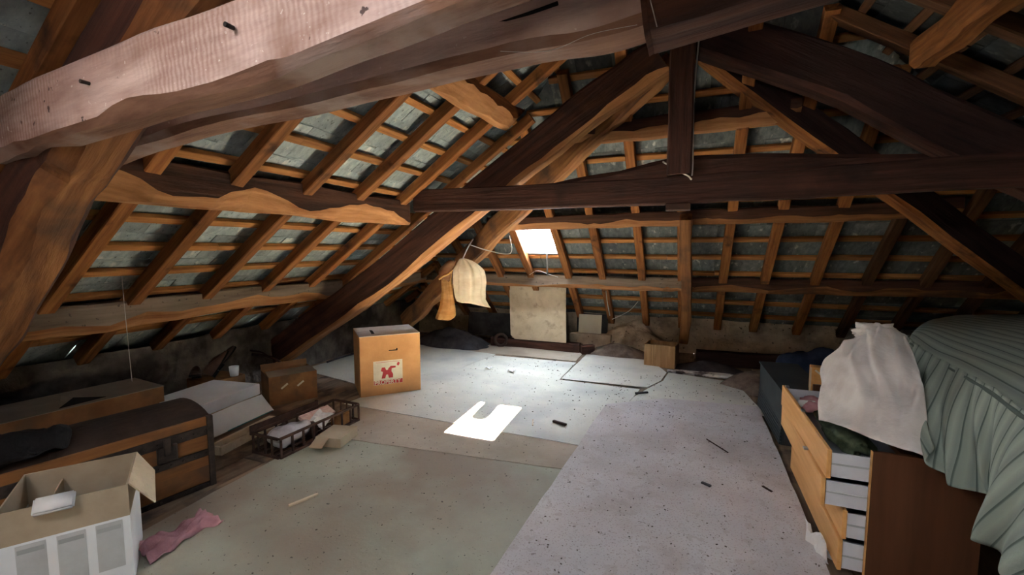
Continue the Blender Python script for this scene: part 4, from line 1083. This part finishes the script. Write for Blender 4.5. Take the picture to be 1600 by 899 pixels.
# contents
def crumple(name, label, cat, c, r, m, seed, flatten=-0.4, amp=0.3):
    bm = bmesh.new(); bmesh.ops.create_icosphere(bm, subdivisions=4, radius=1.0)
    for v in bm.verts:
        d = 1 + amp * noise.noise(v.co * 2.2 + Vector((seed, 0, 0))) + amp * 0.4 * noise.noise(v.co * 6 + Vector((seed, 3, 0)))
        v.co = Vector((v.co.x * r[0], v.co.y * r[1], max(flatten, v.co.z) * r[2])) * d
    o = mesh_obj(name, bm, m, smooth=True, loc=c); tag(o, label, cat); return o
crumple('olive_cloth', 'dark olive patterned cloth stuffed in the top drawer', 'cloth', (0.76, 2.75, 0.51), (0.09, 0.30, 0.055), 'olive', 4)
crumple('pink_towel', 'dull pink towel in the far end of the top drawer', 'cloth', (0.72, 3.12, 0.505), (0.085, 0.10, 0.05), 'pink', 9)
bm = bmesh.new(); rows = [[Vector((0.008 * math.sin(j), -0.10 + 0.05 * j, 0.04 * i)) for j in range(5)] for i in range(3)]
grid(bm, rows); bm.free()
o = box('white_folder', 0, 0.17, 0, 0.015, 0, 0.075, 'white', bev=0.002); o.location = (0.62, 3.08, 0.47); o.rotation_euler = (R(12), 0, R(8)); tag(o, 'white card folder standing in the top drawer under the linen', 'folder')
# crumpled white paper at the foot
bm = bmesh.new(); rows = []
for i in range(9):
    rows.append([Vector((0.015 * i - 0.06, 0.022 * j - 0.06, 0.055 + 0.05 * math.cos(i * 0.55) + 0.02 * math.sin(j * 1.4 + i * 0.5))) for j in range(7)])
grid(bm, rows); o = mesh_obj('crumpled_paper', bm, 'white', loc=(0.585, 2.40, 0.0)); o.modifiers.new('thick', 'SOLIDIFY').thickness = 0.003
o.rotation_euler = (0, R(25), R(20)); tag(o, 'folded white paper propped at the foot of the chest of drawers', 'paper')
for i, (a_, b_, lb) in enumerate((((0.64, 2.20, 0.02), (0.03, 0.02, 0.02), 'whitish plaster lump by the paper at the chest foot'), ((0.70, 2.14, 0.02), (0.04, 0.03, 0.025), 'greyer plaster lump nearest the chest corner'))):
    crumple('plaster_lump', lb, 'rubble', a_, b_, 'stone', 30 + i, flatten=-0.7)

# linen draped on the chest
ctl = [[(0.788, 3.0, 0.80), (0.886, 2.98, 0.93), (0.966, 2.95, 0.96), (1.05, 2.90, 0.94)],
       [(0.788, 3.0, 0.87), (0.886, 2.95, 0.988), (0.966, 2.9, 1.017), (1.03, 2.85, 1.006)],
       [(0.704, 2.95, 0.793), (0.792, 2.75, 0.891), (0.878, 2.65, 0.922), (0.996, 2.6, 0.899)],
       [(0.665, 2.80, 0.70), (0.756, 2.55, 0.778), (0.845, 2.45, 0.789), (0.969, 2.45, 0.805)],
       [(0.620, 2.62, 0.590), (0.697, 2.36, 0.640), (0.776, 2.22, 0.650), (0.874, 2.17, 0.640)]]
bm = bmesh.new(); rows = []
NI, NJ = 60, 50
for i in range(NI + 1):
    colp = [spline([r[j] for r in ctl], i / NI) for j in range(4)]
    row = []
    for j in range(NJ + 1):
        p = spline(colp, j / NJ)
        a, b = i / NI, j / NJ
        f = 0.018 * math.sin(b * 11 + a * 5 + 2 * noise.noise(Vector((a * 3, b * 3, 1)))) * (0.3 + 0.7 * a) + 0.03 * noise.noise(Vector((a * 4, b * 4, 2))) + 0.012 * noise.noise(Vector((a * 11, b * 11, 4)))
        ridge = 0.0
        for (b0, sl, wd, am) in ((0.62, 0.16, 11, 0.045), (0.38, -0.22, 12, 0.035), (0.80, 0.05, 14, 0.03), (0.18, 0.10, 12, 0.03), (0.50, 0.42, 13, 0.03)):
            ridge += am * max(0, 1 - abs(b - b0 - sl * (a - 0.4) - 0.04 * math.sin(a * 9 + b0 * 20)) * wd) ** 1.5 * math.sin(math.pi * min(1, 0.15 + a))
        p = p + Vector((-0.55, -0.6, 0.5)) * (f + ridge)
        row.append(p)
    rows.append(row)
grid(bm, rows); o = mesh_obj('linen_sheet', bm, 'linen', smooth=True); o.modifiers.new('thick', 'SOLIDIFY').thickness = 0.004
tag(o, 'rumpled off-white linen sheet heaped over the chest of drawers', 'cloth')
crumple('linen_bundle', 'tight white bundle at the top of the heaped linen', 'cloth', (0.965, 3.02, 0.985), (0.10, 0.08, 0.055), 'linen', 14, amp=0.5)
crumple('support_bundle', 'dark stuffed bundle under the linen sheet', 'cloth', (0.875, 2.80, 0.735), (0.11, 0.32, 0.14), 'mattress', 17, flatten=-0.85, amp=0.1)

# ---------------------------------------------------------------- bed with striped spread
t = thing('bed', 'dark bed base and mattress hidden under the striped spread', 'bed', (2.05, 3.0, 0))
bm = bmesh.new()
def poly3(bm, pts, z0, z1): prism(bm, pts, z0, z1)
poly3(bm, [(-0.87, -1.5), (0.7, -1.5), (0.7, 1.5), (-0.35, 1.3), (-0.66, 0.40), (-0.82, -0.6)], 0.45, 0.84)
mesh_obj('mattress', bm, 'mattress', t)
for (a_, b_) in ((-0.75, -1.35), (0.62, -1.35), (0.62, 1.3)):
    box('leg', a_ - 0.03, a_ + 0.03, b_ - 0.03, b_ + 0.03, 0, 0.45, 'darkoak', t)
seam = [(1.30, 3.55, 0.90), (1.223, 3.338, 0.92), (1.15, 2.913, 0.92), (1.118, 2.541, 0.92), (1.09, 2.251, 0.92), (1.03, 1.931, 0.92), (0.99, 1.55, 0.92), (0.96, 1.2, 0.92)]
back = [(1.9, 4.55, 0.88), (2.3, 4.85, 0.90), (2.62, 5.05, 0.90), (2.75, 4.4, 0.94), (2.75, 3.6, 0.95), (2.75, 2.8, 0.95), (2.75, 2.0, 0.93), (2.75, 1.2, 0.9)]
bm = bmesh.new(); rows = []
NU, NV = 70, 40
for j in range(NV + 1):
    b = j / NV; row = []
    for i in range(NU + 1):
        a = i / NU
        p = spline(seam, a).lerp(spline(back, a), b)
        p.z += 0.06 * math.sin(math.pi * b) + 0.012 * noise.noise(p * 3) - 0.03 * (1 - min(1, b * 10)) ** 2
        row.append(p)
    rows.append(row)
sprd = thing('bedspread', 'pale green striped bedspread with a gathered frill, draped over the bed', 'bedspread', (0, 0, 0))
grid(bm, rows, uvf=lambda i, j: (i / NV * 22.0, j / NU)); o = mesh_obj('top_cover', bm, 'stripe', sprd, True); o.modifiers.new('thick', 'SOLIDIFY').thickness = 0.008
hem = [(1.20, 3.35, 0.74), (1.13, 3.1, 0.70), (1.00, 2.55, 0.69), (0.895, 2.21, 0.685), (0.945, 2.15, 0.60), (1.0, 2.10, 0.565), (1.045, 2.03, 0.565), (1.03, 1.99, 0.50), (0.96, 1.95, 0.47), (0.97, 1.82, 0.46), (0.955, 1.6, 0.44), (0.91, 1.2, 0.40)]
bm = bmesh.new(); rows = []
NU, NV = 220, 26
for j in range(NV + 1):
    b = j / NV; row = []
    for i in range(NU + 1):
        a = i / NU
        s = spline(seam, a); h_ = spline(hem, a)
        p = s.lerp(h_, b)
        out = Vector((-0.9, -0.45, 0))
        p += out * (0.05 * math.sin(math.pi * b * 0.9) + 0.028 * b ** 0.8 * math.sin(a * 62 + 1.5 * noise.noise(Vector((a * 6, b, 0)))) + 0.05 * b * noise.noise(Vector((a * 7, b * 1.5, 8))))
        p.z += 0.003 * (1 - b) ** 6 * math.sin(a * 90)
        row.append(p)
    rows.append(row)
grid(bm, rows, uvf=lambda i, j: (j / NU * 26.0 + i / NV * 2.0, i / NV)); o = mesh_obj('frill', bm, 'stripe', sprd, True); o.modifiers.new('thick', 'SOLIDIFY').thickness = 0.004
o = tube('piping', [Vector(p) + Vector((-0.004, 0, -0.02)) for p in seam], 0.009, 'stripe', sprd, n=60)

# ---------------------------------------------------------------- cords, webs, sticks
o = tube('cable', [(0.0, 3.56, 2.95), (-0.02, 3.565, 2.5), (-0.015, 3.56, 2.0), (-0.05, 3.53, 1.98), (-0.22, 3.535, 2.09)], 0.006, 'cable', n=40); tag(o, 'white cable running down the king post and looping over the collar', 'cable')
o = tube('casement_stay', [(-1.72, 5.50, 1.40), (-1.73, 5.55, 1.28), (-1.76, 5.66, 1.10)], 0.010, 'steel', n=8); tag(o, 'pale metal stay bar hanging down from the roof window', 'stay bar')
o = tube('hanging_string', [(-3.52, 1.80, 1.35), (-3.52, 1.805, 1.0), (-3.51, 1.81, 0.55)], 0.0022, 'cable', n=12); tag(o, 'thin string hanging down in front of the low purlin above the white carton', 'string')
o = tube('hanging_string', [(-1.03, 5.9, 0.90), (-1.02, 5.95, 0.75), (-0.99, 6.0, 0.56)], 0.006, 'cable', n=8); tag(o, 'short pale strip hanging from the far purlin near the cream panel', 'string')
o = tube('hanging_string', [(-0.60, 5.72, 0.80), (-0.72, 5.8, 0.66), (-0.95, 5.95, 0.52)], 0.004, 'cable', n=8); tag(o, 'slack string slanting from a rafter foot over the sandy heap', 'string')
def web(label, pts, r=0.0016):
    o = tube('cobweb', pts, r, 'web', n=16, seg=4); tag(o, label, 'cobweb')
web('cobweb thread along the lower edge of the second overhead beam', [(-0.50, 1.165, 1.985), (-0.36, 1.155, 1.96), (-0.25, 1.16, 1.985), (-0.14, 1.165, 1.99)], 0.0007)
web('cobweb thread on the joint of the dark beam end', [(-0.13, 1.115, 2.10), (-0.11, 1.115, 2.03), (-0.09, 1.115, 1.955)], 0.0015)
web('cobweb strand below the roof window', [(-2.02, 5.68, 1.10), (-1.9, 5.66, 1.16), (-1.75, 5.66, 1.12), (-1.62, 5.68, 1.08)], 0.003)
for (lb, p0, p1, w, m) in (('pale splintered stick on the olive sheet in the foreground', (-2.05, 1.76, 0.009), (-1.99, 1.91, 0.009), 0.018, 'board'),
                           ('dark stubby stick lying on the bluish sheet near the mauve one', (-1.02, 3.47, 0.021), (-0.90, 3.43, 0.021), 0.024, 'darkoak'),
                           ('thin pale stick near the corner of the sun patch', (-1.19, 3.45, 0.021), (-1.15, 3.33, 0.021), 0.010, 'board'),
                           ('black charred twig at the torn seam of the far sheets', (-0.47, 4.44, 0.028), (-0.36, 4.52, 0.028), 0.022, 'soot')):
    o = timber('stick', [p0, p1], w, w * 0.7, m, wob=0.004, seg=6, ch=0.002); tag(o, lb, 'stick')
for (lb, p0, p1, w, m) in (('thin crooked twig on the mauve sheet, furthest of the twigs there', (0.15, 3.55, 0.027), (0.28, 3.36, 0.027), 0.008, 'darkoak'),
                           ('short dark chip on the middle of the mauve sheet', (0.10, 2.86, 0.027), (0.15, 2.83, 0.027), 0.016, 'soot'),
                           ('short brown chip on the mauve sheet near the chest of drawers', (0.44, 2.95, 0.027), (0.48, 2.90, 0.027), 0.012, 'darkoak')):
    o = timber('stick', [p0, p1], w, w * 0.6, m, wob=0.01, seg=6, ch=0.001); tag(o, lb, 'stick')
o = tube('branch', [(-4.28, 3.30, 0.34), (-4.22, 3.42, 0.30), (-4.14, 3.52, 0.22), (-4.02, 3.60, 0.03)], 0.014, 'darkoak', n=12); tag(o, 'dark forked branch leaning by the foot of the slanting truss leg', 'branch')
tube('side_twig', [(-4.20, 3.44, 0.285), (-4.25, 3.40, 0.34), (-4.30, 3.30, 0.38)], 0.009, 'darkoak', o, n=6)
o = tube('black_pipe', [(-4.22, 4.28, 0.03), (-4.24, 4.55, 0.03), (-4.20, 4.95, 0.03)], 0.013, 'soot', n=12); tag(o, 'thin black pipe lying at the wall foot behind the tall cardboard box', 'pipe')
beam_b = bpy.data.objects['collar_beam.002']
o = tube('face_split', [(-1.03, 1.170, 2.035), (-0.86, 1.168, 2.045), (-0.66, 1.168, 2.052), (-0.47, 1.168, 2.064), (-0.34, 1.168, 2.080)], lambda t: 0.0012 + 0.004 * t, 'black', n=20)
o.parent = beam_b; o.matrix_parent_inverse = beam_b.matrix_basis.inverted()
for (lb, c) in (('white paper scrap by the seam of the far pale sheets', (-2.22, 4.80, 0.022)), ('torn paper scrap on the pale sheet behind the sun patch', (-1.92, 4.78, 0.022))):
    bm = bmesh.new(); rows = [[Vector((0.022 * i - 0.04, 0.02 * j - 0.03, 0.006 + 0.012 * math.sin(i * 1.7 + j))) for j in range(4)] for i in range(5)]
    grid(bm, rows); q = mesh_obj('paper_scrap', bm, 'white', loc=c); q.modifiers.new('thick', 'SOLIDIFY').thickness = 0.002; tag(q, lb, 'paper')

# bolts on the near beams
for i, (bx_, bz_) in enumerate(((-1.17, 2.045), (-0.95, 2.16), (-1.85, 1.99), (-0.72, 2.10))):
    bm = bmesh.new(); bmesh.ops.create_cone(bm, cap_ends=True, segments=10, radius1=0.006, radius2=0.007, depth=0.025, matrix=Matrix.Rotation(R(90), 4, 'X'))
    o = mesh_obj('iron_nail', bm, 'iron', loc=(bx_, 0.885, bz_)); tag(o, ('iron nail in the saw-marked beam, third along it from its dusty low end', 'iron nail in the saw-marked beam, the one highest up', 'iron nail in the saw-marked beam near its dusty low end', 'iron nail in the saw-marked beam above the split one')[i], 'nail', 'nails in the nearest overhead beam')

# fine litter scattered over the sheets: nobody could count it
bm = bmesh.new()
for i in range(1500):
    if random.random() < 0.62: px, py = random.uniform(-0.75, 0.58), random.uniform(0.9, 5.2)
    else: px, py = random.uniform(-2.5, -0.8), random.uniform(0.9, 5.4)
    zz = 0.027 if px > -0.70 and py < 4.3 else (0.0205 if py > 3.2 else 0.0145 if py > 2.6 else 0.009)
    s_ = random.choice((0.0012, 0.0015, 0.002, 0.002, 0.0035)) * (0.6 + 0.2 * py)
    Mx = Matrix.Translation((px, py, zz + 0.001)) @ Matrix.Rotation(random.uniform(0, 3.1), 4, 'Z')
    bx(bm, -s_ * random.uniform(0.6, 2.0), s_, -s_ * 0.7, s_ * 0.7, -0.001, s_ * 0.5, mtx=Mx)
o = mesh_obj('floor_litter', bm, 'crumb'); tag(o, 'scattered dark crumbs and chips of dirt over the floor sheets', 'litter', kind='stuff')
